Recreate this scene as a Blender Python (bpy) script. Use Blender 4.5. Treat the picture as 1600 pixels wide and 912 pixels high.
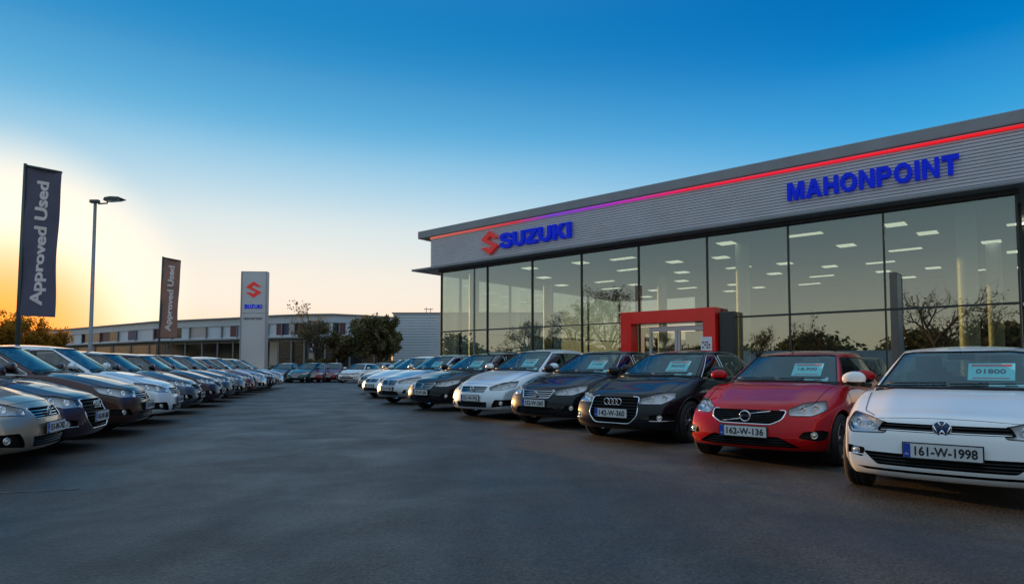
import bpy, bmesh, math, random
import numpy as np
from mathutils import Vector, Matrix
from mathutils.bvhtree import BVHTree

R = math.radians
random.seed(7)
C = bpy.context.scene.collection
scene = bpy.context.scene
for o in list(bpy.data.objects):
    bpy.data.objects.remove(o)

# ------------------------------------------------------------------ camera
EYE = 1.2
F = 1000.0                      # focal length in pixels of the 1600 wide photograph
HZ = 572.0                      # horizon row
PITCH = 3.0
cam_d = bpy.data.cameras.new('camera')
cam_d.sensor_width = 36.0
cam_d.lens = 22.5
cam_d.shift_y = (HZ - F * math.tan(R(PITCH)) - 456.0) / 1600.0
cam_d.clip_start = 0.05
cam_d.clip_end = 5000
cam = bpy.data.objects.new('camera', cam_d)
C.objects.link(cam)
cam.location = (0, 0, EYE)
cam.rotation_euler = (R(90 + PITCH), 0, 0)
scene.camera = cam

# ------------------------------------------------------------------ world, sun, exposure
SUN_BEAR, SUN_EL = -39.0, 4.2
w = bpy.data.worlds.new('World')
scene.world = w
w.use_nodes = True
nt = w.node_tree
nt.nodes.clear()
sky = nt.nodes.new('ShaderNodeTexSky')
sky.sky_type = 'NISHITA'
sky.sun_disc = False
sky.sun_elevation = R(SUN_EL)
sky.sun_rotation = R(SUN_BEAR)
sky.altitude = 0
sky.air_density = 1.0
sky.dust_density = 1.6
sky.ozone_density = 2.6
# evening gradient: one ramp over height towards the sunset, one away from it, one for the pale sky behind and overhead
wtc = nt.nodes.new('ShaderNodeTexCoord')
wnm = nt.nodes.new('ShaderNodeVectorMath'); wnm.operation = 'NORMALIZE'
nt.links.new(wtc.outputs['Generated'], wnm.inputs[0])
wsep = nt.nodes.new('ShaderNodeSeparateXYZ')
nt.links.new(wnm.outputs[0], wsep.inputs[0])
def wramp(stops):
    r_ = nt.nodes.new('ShaderNodeValToRGB')
    r_.color_ramp.interpolation = 'B_SPLINE' if False else 'EASE'
    el = r_.color_ramp.elements
    el[0].position = stops[0][0]; el[0].color = (*stops[0][1], 1)
    el[1].position = stops[-1][0]; el[1].color = (*stops[-1][1], 1)
    for p_, c_ in stops[1:-1]:
        q_ = el.new(p_); q_.color = (*c_, 1)
    r_.color_ramp.interpolation = 'CARDINAL'
    nt.links.new(wsep.outputs[2], r_.inputs[0])
    return r_
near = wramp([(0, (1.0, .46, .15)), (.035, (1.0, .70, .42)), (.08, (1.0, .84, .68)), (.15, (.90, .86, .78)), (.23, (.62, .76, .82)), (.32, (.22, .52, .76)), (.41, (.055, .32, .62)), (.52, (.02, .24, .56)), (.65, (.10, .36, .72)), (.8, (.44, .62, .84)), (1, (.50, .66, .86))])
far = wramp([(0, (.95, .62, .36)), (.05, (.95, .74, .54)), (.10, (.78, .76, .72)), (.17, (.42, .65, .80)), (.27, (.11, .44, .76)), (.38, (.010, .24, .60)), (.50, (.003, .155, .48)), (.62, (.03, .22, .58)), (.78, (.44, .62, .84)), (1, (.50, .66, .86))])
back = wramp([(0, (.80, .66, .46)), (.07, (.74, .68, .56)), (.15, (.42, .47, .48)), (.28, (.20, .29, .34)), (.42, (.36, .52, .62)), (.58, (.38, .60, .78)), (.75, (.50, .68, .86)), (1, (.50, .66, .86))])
def wdot(vec, a, b_):
    dn = nt.nodes.new('ShaderNodeVectorMath'); dn.operation = 'DOT_PRODUCT'; dn.inputs[1].default_value = vec
    nt.links.new(wnm.outputs[0], dn.inputs[0])
    m_ = nt.nodes.new('ShaderNodeMapRange'); m_.interpolation_type = 'SMOOTHSTEP'
    m_.inputs[1].default_value = a; m_.inputs[2].default_value = b_
    nt.links.new(dn.outputs['Value'], m_.inputs[0])
    return m_
kn = wdot((math.sin(R(SUN_BEAR)), math.cos(R(SUN_BEAR)), 0), .25, 1.0)
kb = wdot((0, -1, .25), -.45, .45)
mx1 = nt.nodes.new('ShaderNodeMixRGB'); mx2 = nt.nodes.new('ShaderNodeMixRGB')
nt.links.new(kn.outputs[0], mx1.inputs[0]); nt.links.new(far.outputs[0], mx1.inputs[1]); nt.links.new(near.outputs[0], mx1.inputs[2])
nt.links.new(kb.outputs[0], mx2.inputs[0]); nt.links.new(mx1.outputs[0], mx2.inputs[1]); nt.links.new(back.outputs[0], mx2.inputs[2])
ks = wdot((math.sin(R(SUN_BEAR)), math.cos(R(SUN_BEAR)), math.tan(R(4.0))), .975, 1.0)
glow = nt.nodes.new('ShaderNodeMixRGB'); glow.inputs[2].default_value = (1.5, 1.22, .88, 1)
kk = nt.nodes.new('ShaderNodeMath'); kk.operation = 'MULTIPLY'; kk.inputs[1].default_value = .75
nt.links.new(ks.outputs[0], kk.inputs[0]); nt.links.new(kk.outputs[0], glow.inputs[0]); nt.links.new(mx2.outputs[0], glow.inputs[1])
ks2 = wdot((math.sin(R(SUN_BEAR)), math.cos(R(SUN_BEAR)), math.tan(R(1.0))), .986, 1.001)
glow2 = nt.nodes.new('ShaderNodeMixRGB'); glow2.inputs[2].default_value = (1.7, .50, .035, 1)
nt.links.new(ks2.outputs[0], glow2.inputs[0]); nt.links.new(glow.outputs[0], glow2.inputs[1])
wsc = nt.nodes.new('ShaderNodeMixRGB'); wsc.blend_type = 'ADD'; wsc.inputs[0].default_value = .0015
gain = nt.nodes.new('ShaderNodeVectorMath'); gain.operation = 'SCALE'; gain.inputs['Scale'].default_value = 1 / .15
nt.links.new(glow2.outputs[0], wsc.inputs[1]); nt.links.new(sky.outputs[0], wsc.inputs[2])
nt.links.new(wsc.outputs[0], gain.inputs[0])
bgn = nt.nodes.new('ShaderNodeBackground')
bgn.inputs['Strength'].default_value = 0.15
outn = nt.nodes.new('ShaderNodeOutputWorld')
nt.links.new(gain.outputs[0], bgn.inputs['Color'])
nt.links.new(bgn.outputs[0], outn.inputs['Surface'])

sd = bpy.data.lights.new('sun', 'SUN')
sd.energy = 5.0
sd.angle = R(0.5)
sd.color = (1.0, 0.52, 0.17)
so = bpy.data.objects.new('sun', sd)
C.objects.link(so)
sdir = Vector((math.sin(R(SUN_BEAR)) * math.cos(R(SUN_EL)), math.cos(R(SUN_BEAR)) * math.cos(R(SUN_EL)), math.sin(R(SUN_EL))))
so.rotation_euler = sdir.to_track_quat('Z', 'Y').to_euler()
so.location = sdir * 100

scene.view_settings.view_transform = 'Standard'
scene.view_settings.look = 'None'
scene.view_settings.gamma = 1
scene.view_settings.exposure = 0.0
scene.cycles.max_bounces = 10
scene.cycles.transparent_max_bounces = 24


# ------------------------------------------------------------------ materials
def new_mat(name):
    m = bpy.data.materials.new(name)
    m.use_nodes = True
    return m, m.node_tree, m.node_tree.nodes['Principled BSDF']


def mat(name, col, rough=0.5, metal=0.0, coat=0.0, spec=0.5, noise=0.0, nscale=6.0, bump=0.0, bscale=60.0, emit=None, estr=0.0):
    m, t, b = new_mat(name)
    b.inputs['Base Color'].default_value = (*col, 1)
    b.inputs['Roughness'].default_value = rough
    b.inputs['Metallic'].default_value = metal
    b.inputs['Coat Weight'].default_value = coat
    b.inputs['Coat Roughness'].default_value = 0.03
    b.inputs['Specular IOR Level'].default_value = spec
    if emit:
        b.inputs['Emission Color'].default_value = (*emit, 1)
        b.inputs['Emission Strength'].default_value = estr
    if noise > 0 or bump > 0:
        tc = t.nodes.new('ShaderNodeTexCoord')
    if noise > 0:
        n = t.nodes.new('ShaderNodeTexNoise')
        n.inputs['Scale'].default_value = nscale
        n.inputs['Detail'].default_value = 6
        t.links.new(tc.outputs['Object'], n.inputs['Vector'])
        mp = t.nodes.new('ShaderNodeMapRange')
        mp.inputs['From Min'].default_value = 0.3
        mp.inputs['From Max'].default_value = 0.7
        mp.inputs['To Min'].default_value = 1 - noise
        mp.inputs['To Max'].default_value = 1 + noise
        t.links.new(n.outputs['Fac'], mp.inputs['Value'])
        mx = t.nodes.new('ShaderNodeVectorMath')
        mx.operation = 'SCALE'
        mx.inputs[0].default_value = col
        t.links.new(mp.outputs[0], mx.inputs['Scale'])
        t.links.new(mx.outputs[0], b.inputs['Base Color'])
    if bump > 0:
        n2 = t.nodes.new('ShaderNodeTexNoise')
        n2.inputs['Scale'].default_value = bscale
        n2.inputs['Detail'].default_value = 4
        t.links.new(tc.outputs['Object'], n2.inputs['Vector'])
        bp = t.nodes.new('ShaderNodeBump')
        bp.inputs['Strength'].default_value = bump
        bp.inputs['Distance'].default_value = 0.02
        t.links.new(n2.outputs['Fac'], bp.inputs['Height'])
        t.links.new(bp.outputs[0], b.inputs['Normal'])
    return m


def glass(name, tint, refl, rough=0.0, gcol=(1, 1, 1)):
    """thin architectural / car glass: tinted see-through plus mirror reflection that grows at grazing angles"""
    m = bpy.data.materials.new(name)
    m.use_nodes = True
    t = m.node_tree
    t.nodes.clear()
    tr = t.nodes.new('ShaderNodeBsdfTransparent')
    tr.inputs[0].default_value = (*tint, 1)
    gl = t.nodes.new('ShaderNodeBsdfGlossy')
    gl.inputs['Color'].default_value = (*gcol, 1)
    gl.inputs['Roughness'].default_value = rough
    fr = t.nodes.new('ShaderNodeFresnel')
    ge = t.nodes.new('ShaderNodeNewGeometry')          # same index from either side of the sheet
    io = t.nodes.new('ShaderNodeMapRange')
    io.inputs['To Min'].default_value = 1.5
    io.inputs['To Max'].default_value = 1 / 1.5
    t.links.new(ge.outputs['Backfacing'], io.inputs['Value'])
    t.links.new(io.outputs[0], fr.inputs[0])
    mr = t.nodes.new('ShaderNodeMapRange')
    mr.inputs['To Min'].default_value = refl
    mr.inputs['To Max'].default_value = 1.0
    mx = t.nodes.new('ShaderNodeMixShader')
    o = t.nodes.new('ShaderNodeOutputMaterial')
    t.links.new(fr.outputs[0], mr.inputs['Value'])
    t.links.new(mr.outputs[0], mx.inputs[0])
    t.links.new(tr.outputs[0], mx.inputs[1])
    t.links.new(gl.outputs[0], mx.inputs[2])
    t.links.new(mx.outputs[0], o.inputs[0])
    return m


def paint(name, col, metal=0.0, rough=0.35):
    m, t, b = new_mat(name)
    b.inputs['Base Color'].default_value = (*col, 1)
    b.inputs['Metallic'].default_value = metal
    b.inputs['Roughness'].default_value = rough
    b.inputs['Coat Weight'].default_value = 1.0
    b.inputs['Coat Roughness'].default_value = 0.02
    b.inputs['Coat IOR'].default_value = 1.34
    # faint road dust, heavier near the sills
    tc = t.nodes.new('ShaderNodeTexCoord')
    n = t.nodes.new('ShaderNodeTexNoise')
    n.inputs['Scale'].default_value = 5
    n.inputs['Detail'].default_value = 8
    t.links.new(tc.outputs['Object'], n.inputs['Vector'])
    mr = t.nodes.new('ShaderNodeMapRange')
    mr.inputs['From Min'].default_value = 0.35
    mr.inputs['From Max'].default_value = 0.8
    mr.inputs['To Min'].default_value = 0.01
    mr.inputs['To Max'].default_value = 0.05
    t.links.new(n.outputs['Fac'], mr.inputs['Value'])
    t.links.new(mr.outputs[0], b.inputs['Coat Roughness'])
    b.inputs['Specular IOR Level'].default_value = 0.04 if metal < .15 else .4
    return m


M = {}
M['black_trim'] = mat('black_trim', (0.010, 0.010, 0.011), 0.4, spec=.25)
M['black_gloss'] = mat('black_gloss', (0.008, 0.008, 0.009), 0.08)
M['grille_black'] = mat('grille_black', (0.007, 0.007, 0.007), 0.6, spec=.2)
M['rubber'] = mat('rubber', (0.018, 0.018, 0.018), 0.8, bump=0.2, bscale=40)
M['chrome'] = mat('chrome', (0.75, 0.76, 0.78), 0.12, 1.0)
M['rim_metal'] = mat('rim_metal', (0.42, 0.43, 0.45), 0.28, 1.0)
M['housing'] = mat('housing', (0.45, 0.46, 0.48), 0.4, 0.25)
M['bulb_glass'] = mat('bulb_glass', (0.80, 0.81, 0.82), 0.16, 0.8)
M['lens'] = glass('lens', (0.96, 0.97, 0.98), 0.03)
M['car_glass'] = glass('car_glass', (0.58, 0.76, 0.78), 0.03, 0.0, (0.66, 0.93, 1.0))
M['side_glass'] = glass('side_glass', (0.36, 0.46, 0.44), 0.06)
M['interior'] = mat('interior', (0.02, 0.021, 0.023), 0.8, noise=0.2)
M['seat_cloth'] = mat('seat_cloth', (0.035, 0.036, 0.04), 0.85, noise=0.2)
M['tail_red'] = mat('tail_red', (0.35, 0.01, 0.01), 0.12, coat=1)
M['plate_white'] = mat('plate_white', (0.62, 0.64, 0.66), 0.4)
M['plate_blue'] = mat('plate_blue', (0.01, 0.06, 0.42), 0.4)
M['plate_black'] = mat('plate_black', (0.012, 0.012, 0.014), 0.5)
M['badge_blue'] = mat('badge_blue', (0.01, 0.04, 0.13), 0.3)
M['card'] = mat('card', (0.30, 0.80, 0.80), 0.6)
M['card_red'] = mat('card_red', (0.75, 0.12, 0.12), 0.6)
M['card_ink'] = mat('card_ink', (0.02, 0.03, 0.06), 0.6)
M['card_white'] = mat('card_white', (0.70, 0.86, 0.88), 0.6)

P = {}
P['white'] = paint('paint_white', (0.78, 0.79, 0.80))
P['red'] = paint('paint_red', (0.42, 0.002, 0.006), 0.1, 0.3)
P['black'] = paint('paint_black', (0.009, 0.010, 0.013), 0.0, 0.3)
P['graphite'] = paint('paint_graphite', (0.014, 0.014, 0.018), 0.1, 0.35)
P['silver'] = paint('paint_silver', (0.50, 0.53, 0.58), 0.8, 0.32)
P['pearl'] = paint('paint_pearl', (0.66, 0.72, 0.78), 0.25, 0.35)
P['grey'] = paint('paint_grey', (0.16, 0.17, 0.20), 0.7, 0.35)
P['slate'] = paint('paint_slate', (0.07, 0.08, 0.11), 0.6, 0.35)
P['brown'] = paint('paint_brown', (0.045, 0.016, 0.014), 0.4, 0.32)
P['plum'] = paint('paint_plum', (0.035, 0.018, 0.035), 0.5, 0.32)
P['gold'] = paint('paint_gold', (0.42, 0.34, 0.27), 0.75, 0.33)
P['maroon'] = paint('paint_maroon', (0.16, 0.008, 0.015), 0.3, 0.3)
P['teal'] = paint('paint_teal', (0.02, 0.07, 0.075), 0.5, 0.32)


# ------------------------------------------------------------------ helpers
def link(name, me, parent=None):
    o = bpy.data.objects.new(name, me)
    C.objects.link(o)
    if parent is not None:
        o.parent = parent
    return o


def empty(name, loc=(0, 0, 0), rz=0.0, parent=None):
    o = bpy.data.objects.new(name, None)
    C.objects.link(o)
    o.location = loc
    o.rotation_euler = (0, 0, rz)
    o.empty_display_size = 0.3
    if parent is not None:
        o.parent = parent
    return o


def tag(o, label=None, cat=None, group=None, kind=None):
    if label: o['label'] = label
    if cat: o['category'] = cat
    if group: o['group'] = group
    if kind: o['kind'] = kind
    return o


class MB:
    """collects geometry of one mesh object"""
    def __init__(s):
        s.v = []; s.f = []; s.m = []; s.sm = []; s.n = None

    def add(s, vs, fs, mi=0, smooth=False, xf=None):
        b = len(s.v)
        if xf is not None:
            vs = [xf @ Vector(p) for p in vs]
        s.v += [tuple(p) for p in vs]
        s.f += [tuple(b + i for i in f) for f in fs]
        s.m += [mi] * len(fs)
        s.sm += [smooth] * len(fs)

    def box(s, c, size, mi=0, xf=None, bev=0.0):
        x, y, z = size[0] / 2, size[1] / 2, size[2] / 2
        if bev > 0:
            b = min(bev, x * .9, y * .9, z * .9)
            bm = bmesh.new()
            bmesh.ops.create_cube(bm, size=1, matrix=Matrix.Diagonal((size[0], size[1], size[2], 1)))
            bmesh.ops.bevel(bm, geom=bm.edges[:], offset=b, segments=2, affect='EDGES', profile=0.6)
            vs = [v.co + Vector(c) for v in bm.verts]
            bm.verts.index_update()
            fs = [[v.index for v in f.verts] for f in bm.faces]
            bm.free()
            s.add(vs, fs, mi, False, xf)
            return
        vs = [(c[0] + sx * x, c[1] + sy * y, c[2] + sz * z) for sx in (-1, 1) for sy in (-1, 1) for sz in (-1, 1)]
        fs = [(0, 1, 3, 2), (4, 6, 7, 5), (0, 4, 5, 1), (2, 3, 7, 6), (0, 2, 6, 4), (1, 5, 7, 3)]
        s.add(vs, fs, mi, False, xf)

    def tube(s, pts, r, n=6, closed=False, mi=0, xf=None, caps=True):
        pts = [Vector(p) for p in pts]
        k = len(pts)
        rr = r if isinstance(r, (list, tuple)) else [r] * k
        vs = []; fs = []
        prev = None
        for i, p in enumerate(pts):
            if closed:
                d = pts[(i + 1) % k] - pts[i - 1]
            else:
                d = pts[min(i + 1, k - 1)] - pts[max(i - 1, 0)]
            if d.length < 1e-9: d = Vector((0, 0, 1))
            d.normalize()
            if prev is None:
                a = d.orthogonal().normalized()
            else:
                a = prev - d * prev.dot(d)
                a = a.normalized() if a.length > 1e-6 else d.orthogonal().normalized()
            prev = a
            b = d.cross(a)
            for j in range(n):
                t = 2 * math.pi * j / n
                vs.append(p + (a * math.cos(t) + b * math.sin(t)) * rr[i])
        for i in range(k if closed else k - 1):
            i2 = (i + 1) % k
            for j in range(n):
                j2 = (j + 1) % n
                fs.append((i * n + j, i * n + j2, i2 * n + j2, i2 * n + j))
        if not closed and caps:
            fs.append(tuple(range(n - 1, -1, -1)))
            fs.append(tuple((k - 1) * n + j for j in range(n)))
        s.add(vs, fs, mi, True, xf)

    def lathe(s, prof, n=24, mi=0, xf=None, axis='y', smooth=True):
        """prof: (radius, height) pairs round the given axis"""
        vs = []; fs = []
        for r, h in prof:
            for j in range(n):
                t = 2 * math.pi * j / n
                if axis == 'y':
                    vs.append((r * math.cos(t), h, r * math.sin(t)))
                elif axis == 'x':
                    vs.append((h, r * math.cos(t), r * math.sin(t)))
                else:
                    vs.append((r * math.cos(t), r * math.sin(t), h))
        for i in range(len(prof) - 1):
            for j in range(n):
                j2 = (j + 1) % n
                fs.append((i * n + j, i * n + j2, (i + 1) * n + j2, (i + 1) * n + j))
        s.add(vs, fs, mi, smooth, xf)

    def prism(s, poly, y0, y1, mi=0, xf=None):
        """polygon in xz, extruded in y"""
        n = len(poly)
        vs = [(p[0], y0, p[1]) for p in poly] + [(p[0], y1, p[1]) for p in poly]
        fs = [tuple(range(n)), tuple(range(2 * n - 1, n - 1, -1))]
        for i in range(n):
            j = (i + 1) % n
            fs.append((i, i + n, j + n, j))
        s.add(vs, fs, mi, False, xf)

    def mesh(s, name, mats):
        me = bpy.data.meshes.new(name)
        me.from_pydata(s.v, [], s.f)
        for m_ in (mats if isinstance(mats, (list, tuple)) else [mats]):
            me.materials.append(m_)
        if s.f:
            me.polygons.foreach_set('material_index', s.m)
            me.polygons.foreach_set('use_smooth', s.sm)
        if s.n is not None:
            me.normals_split_custom_set_from_vertices(s.n)
        me.update()
        return me

    def build(s, name, mats, parent=None, loc=None, rz=None):
        o = link(name, s.mesh(name, mats), parent)
        if loc is not None: o.location = loc
        if rz is not None: o.rotation_euler = (0, 0, rz)
        return o


_textcache = {}
def text_geo(txt, size=1.0, extrude=0.01, offset=0.0, spacing=1.0):
    key = (txt, size, extrude, offset, spacing)
    if key not in _textcache:
        _textcache[key] = _text_geo(*key)
    return _textcache[key]


def _text_geo(txt, size=1.0, extrude=0.01, offset=0.0, spacing=1.0, sx=1.0, align='CENTER'):
    """letters in the xz plane, front facing -y; returns verts, faces, width"""
    cu = bpy.data.curves.new('t', 'FONT')
    cu.body = txt
    cu.size = size
    cu.extrude = extrude
    cu.offset = offset
    cu.space_character = spacing
    cu.align_x = align
    cu.align_y = 'CENTER'
    cu.resolution_u = 4
    ob = bpy.data.objects.new('t', cu)
    C.objects.link(ob)
    dg = bpy.context.evaluated_depsgraph_get()
    me = bpy.data.meshes.new_from_object(ob.evaluated_get(dg))
    vs = [(v.co.x * sx, -v.co.z, v.co.y) for v in me.vertices]
    fs = [tuple(p.vertices) for p in me.polygons]
    bpy.data.meshes.remove(me)
    bpy.data.objects.remove(ob)
    bpy.data.curves.remove(cu)
    return vs, fs


for _t, _o, _s in [(q_, .012, 1.0) for q_ in ('161-W-1998', '162-W-136', '142-W-360', '152-W-260', '151-W-742')] + [('IRL', .01, 1.0), ('Approved Used', .01, 1.0), (' Approved Used', .01, 1.0)] \
        + [(q_, .01, 1.0) for q_ in ('01800', '18,900', 'FINANCE', '17,500', '14,950', '12,950', '9,950')]:
    text_geo(_t, 1.0, .5, _o, _s)


def _arc(cx, cy, rx, ry, a0, a1, n=10):
    return [(cx + rx * math.cos(R(lerp(a0, a1, i / n))), cy + ry * math.sin(R(lerp(a0, a1, i / n)))) for i in range(n + 1)]


def _ribbon(pts, t):
    a = []; b = []
    for _ in range(2):      # smooth the centre line
        q = [pts[0]]
        for i in range(len(pts) - 1):
            q += [tuple(.75 * u + .25 * v for u, v in zip(pts[i], pts[i + 1])), tuple(.25 * u + .75 * v for u, v in zip(pts[i], pts[i + 1]))]
        pts = q + [pts[-1]]
    for i, p in enumerate(pts):
        d = Vector(pts[min(i + 1, len(pts) - 1)]) - Vector(pts[max(i - 1, 0)])
        d.normalize()
        a.append((p[0] - d.y * t / 2, p[1] + d.x * t / 2)); b.append((p[0] + d.y * t / 2, p[1] - d.x * t / 2))
    return a + b[::-1]


def lerp(a, b, t): return a + (b - a) * t
_AL = [(0, 0), (.27, 0), (.33, .2), (.5, .2), (.5, .38), (.39, .38), (.5, .74), (.5, 1), (.36, 1)]
GLYPH = {
    'M': (1.10, [[(0, 0), (0, 1), (.34, 1), (.55, .38), (.76, 1), (1.1, 1), (1.1, 0), (.86, 0), (.86, .72), (.64, 0), (.46, 0), (.24, .72), (.24, 0)]]),
    'A': (1.0, [_AL, [(1 - x, y) for x, y in _AL][::-1]]),
    'H': (.9, [[(0, 0), (0, 1), (.25, 1), (.25, .62), (.65, .62), (.65, 1), (.9, 1), (.9, 0), (.65, 0), (.65, .4), (.25, .4), (.25, 0)]]),
    'O': (1.0, [_arc(.5, .5, .5, .52, 90, 270, 14) + _arc(.5, .5, .25, .31, 270, 90, 14), _arc(.5, .5, .5, .52, -90, 90, 14) + _arc(.5, .5, .25, .31, 90, -90, 14)]),
    'N': (.9, [[(0, 0), (0, 1), (.27, 1), (.66, .36), (.66, 1), (.9, 1), (.9, 0), (.64, 0), (.24, .64), (.24, 0)]]),
    'P': (.84, [[(0, 0), (0, 1), (.25, 1), (.25, 0)], [(.25, 1)] + _arc(.52, .69, .31, .31, 90, -90) + [(.25, .38), (.25, .58)] + _arc(.50, .69, .11, .11, -90, 90) + [(.25, .80)]]),
    'I': (.26, [[(0, 0), (0, 1), (.26, 1), (.26, 0)]]),
    'T': (.88, [[(.31, 0), (.31, .78), (0, .78), (0, 1), (.88, 1), (.88, .78), (.57, .78), (.57, 0)]]),
    'S': (.90, [_ribbon([(.79, .67), (.74, .88), (.45, .91), (.14, .88), (.10, .68), (.2, .56), (.45, .51), (.72, .45), (.80, .30), (.74, .11), (.45, .09), (.13, .11), (.09, .34)], .245)]),
    'U': (.92, [[(0, 1)] + _arc(.46, .40, .46, .42, 180, 360, 14) + [(.92, 1), (.66, 1)] + _arc(.46, .40, .20, .19, 360, 180, 14) + [(.26, 1)]]),
    'Z': (.88, [[(0, 0), (0, .22), (.5, .78), (.03, .78), (.03, 1), (.85, 1), (.85, .8), (.35, .22), (.88, .22), (.88, 0)]]),
    'K': (.93, [[(0, 0), (0, 1), (.25, 1), (.25, .62), (.58, 1), (.9, 1), (.52, .58), (.93, 0), (.63, 0), (.35, .40), (.25, .29), (.25, 0)]]),
}


def block_text(mb, txt, width, height, depth, xf, mi=0, gap=.13):
    tot = sum(GLYPH[c][0] for c in txt) + gap * (len(txt) - 1)
    sx = width / tot
    x = 0
    for c in txt:
        for pl in GLYPH[c][1]:
            mb.prism([((x + p[0] - tot / 2) * sx, (p[1] - .5) * height) for p in pl], -depth / 2, depth / 2, mi, xf)
        x += GLYPH[c][0] + gap


def fit_text(mb, txt, width, height, depth, xf, mi=0, offset=0.02, spacing=1.0, bold=0.0):
    vs, fs = text_geo(txt, 1.0, 0.5, offset, spacing)
    a = np.array(vs)
    mn, mx = a.min(0), a.max(0)
    sc = np.array([width / (mx[0] - mn[0]), depth / 1.0, height / (mx[2] - mn[2])])
    a = (a - (mn + mx) / 2) * sc
    ks = [0] if bold <= 0 else [-1, -.5, 0, .5, 1]
    for j, k_ in enumerate(ks):
        for kz in ([0] if bold <= 0 else [-.5, .5]):
            sh = np.array([k_ * bold * height, .0012 * (j * 2 + (kz > 0)), kz * bold * height])
            mb.add([tuple(p) for p in a * np.array([1 - (2 * bold * height / width if bold > 0 else 0), 1, 1 - (bold if bold > 0 else 0)]) + sh], fs, mi, False, xf)


S_EMBLEM = [(50, 100), (100, 67), (70, 67), (54, 77), (36, 65), (100, 34), (50, 0), (0, 33), (30, 33), (46, 23), (64, 35), (0, 66)]
def s_emblem(mb, w, h, depth, xf, mi=0):
    mb.prism([((x - 50) / 100 * w, (y - 50) / 100 * h) for x, y in S_EMBLEM], -depth / 2, depth / 2, mi, xf)


def lerp(a, b, t): return a + (b - a) * t
def clamp(x, a=0., b=1.): return max(a, min(b, x))
def interp(x, xs, ys): return float(np.interp(x, xs, ys))


def at(px, d, z=0.0):
    """world point seen in column px of the photograph at depth d"""
    return Vector(((px - 800) / F * d, d, z))


def zat(py, d):
    return EYE + (HZ - py) * d / F


# ------------------------------------------------------------------ surfaces cut into parts (cars)
def lattice(fmap, U, V, W):
    bm = bmesh.new()
    d = {}
    nu, nv, nw = len(U) - 1, len(V) - 1, len(W) - 1
    def vt(i, j, k):
        if (i, j, k) not in d:
            d[(i, j, k)] = bm.verts.new(fmap(U[i], V[j], W[k]))
        return d[(i, j, k)]
    for i in range(nu):
        for j in range(nv):
            bm.faces.new((vt(i, j, nw), vt(i + 1, j, nw), vt(i + 1, j + 1, nw), vt(i, j + 1, nw)))
            bm.faces.new((vt(i, j, 0), vt(i, j + 1, 0), vt(i + 1, j + 1, 0), vt(i + 1, j, 0)))
    for i in range(nu):
        for k in range(nw):
            bm.faces.new((vt(i, 0, k), vt(i + 1, 0, k), vt(i + 1, 0, k + 1), vt(i, 0, k + 1)))
            bm.faces.new((vt(i, nv, k), vt(i, nv, k + 1), vt(i + 1, nv, k + 1), vt(i + 1, nv, k)))
    for j in range(nv):
        for k in range(nw):
            bm.faces.new((vt(0, j, k), vt(0, j, k + 1), vt(0, j + 1, k + 1), vt(0, j + 1, k)))
            bm.faces.new((vt(nu, j, k), vt(nu, j + 1, k), vt(nu, j + 1, k + 1), vt(nu, j, k + 1)))
    me = bpy.data.meshes.new('cage')
    bm.to_mesh(me)
    bm.free()
    ob = bpy.data.objects.new('cage', me)
    C.objects.link(ob)
    md = ob.modifiers.new('s', 'SUBSURF')
    md.levels = 2
    md.render_levels = 2
    dg = bpy.context.evaluated_depsgraph_get()
    me2 = bpy.data.meshes.new_from_object(ob.evaluated_get(dg))
    bpy.data.objects.remove(ob)
    bpy.data.meshes.remove(me)
    out = bmesh.new()
    out.from_mesh(me2)
    bpy.data.meshes.remove(me2)
    out.normal_update()
    lay = out.verts.layers.float_vector.new('nrm')
    for v in out.verts:
        v[lay] = v.normal
    out.faces.layers.int.new('reg')
    return out


def roundpoly(pts, r, n=3):
    out = []
    k = len(pts)
    for i in range(k):
        p0, p1, p2 = Vector(pts[i - 1]), Vector(pts[i]), Vector(pts[(i + 1) % k])
        a = p0 - p1; b = p2 - p1
        ra = min(r, a.length * 0.45); rb = min(r, b.length * 0.45)
        s = p1 + a.normalized() * ra
        e = p1 + b.normalized() * rb
        for q in range(n + 1):
            t = q / n
            out.append(tuple((1 - t) ** 2 * s + 2 * t * (1 - t) * p1 + t * t * e))
    return out


def inpoly(x, y, poly):
    c = False
    n = len(poly)
    j = n - 1
    for i in range(n):
        xi, yi = poly[i]; xj, yj = poly[j]
        if (yi > y) != (yj > y) and x < (xj - xi) * (y - yi) / (yj - yi) + xi:
            c = not c
        j = i
    return c


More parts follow.
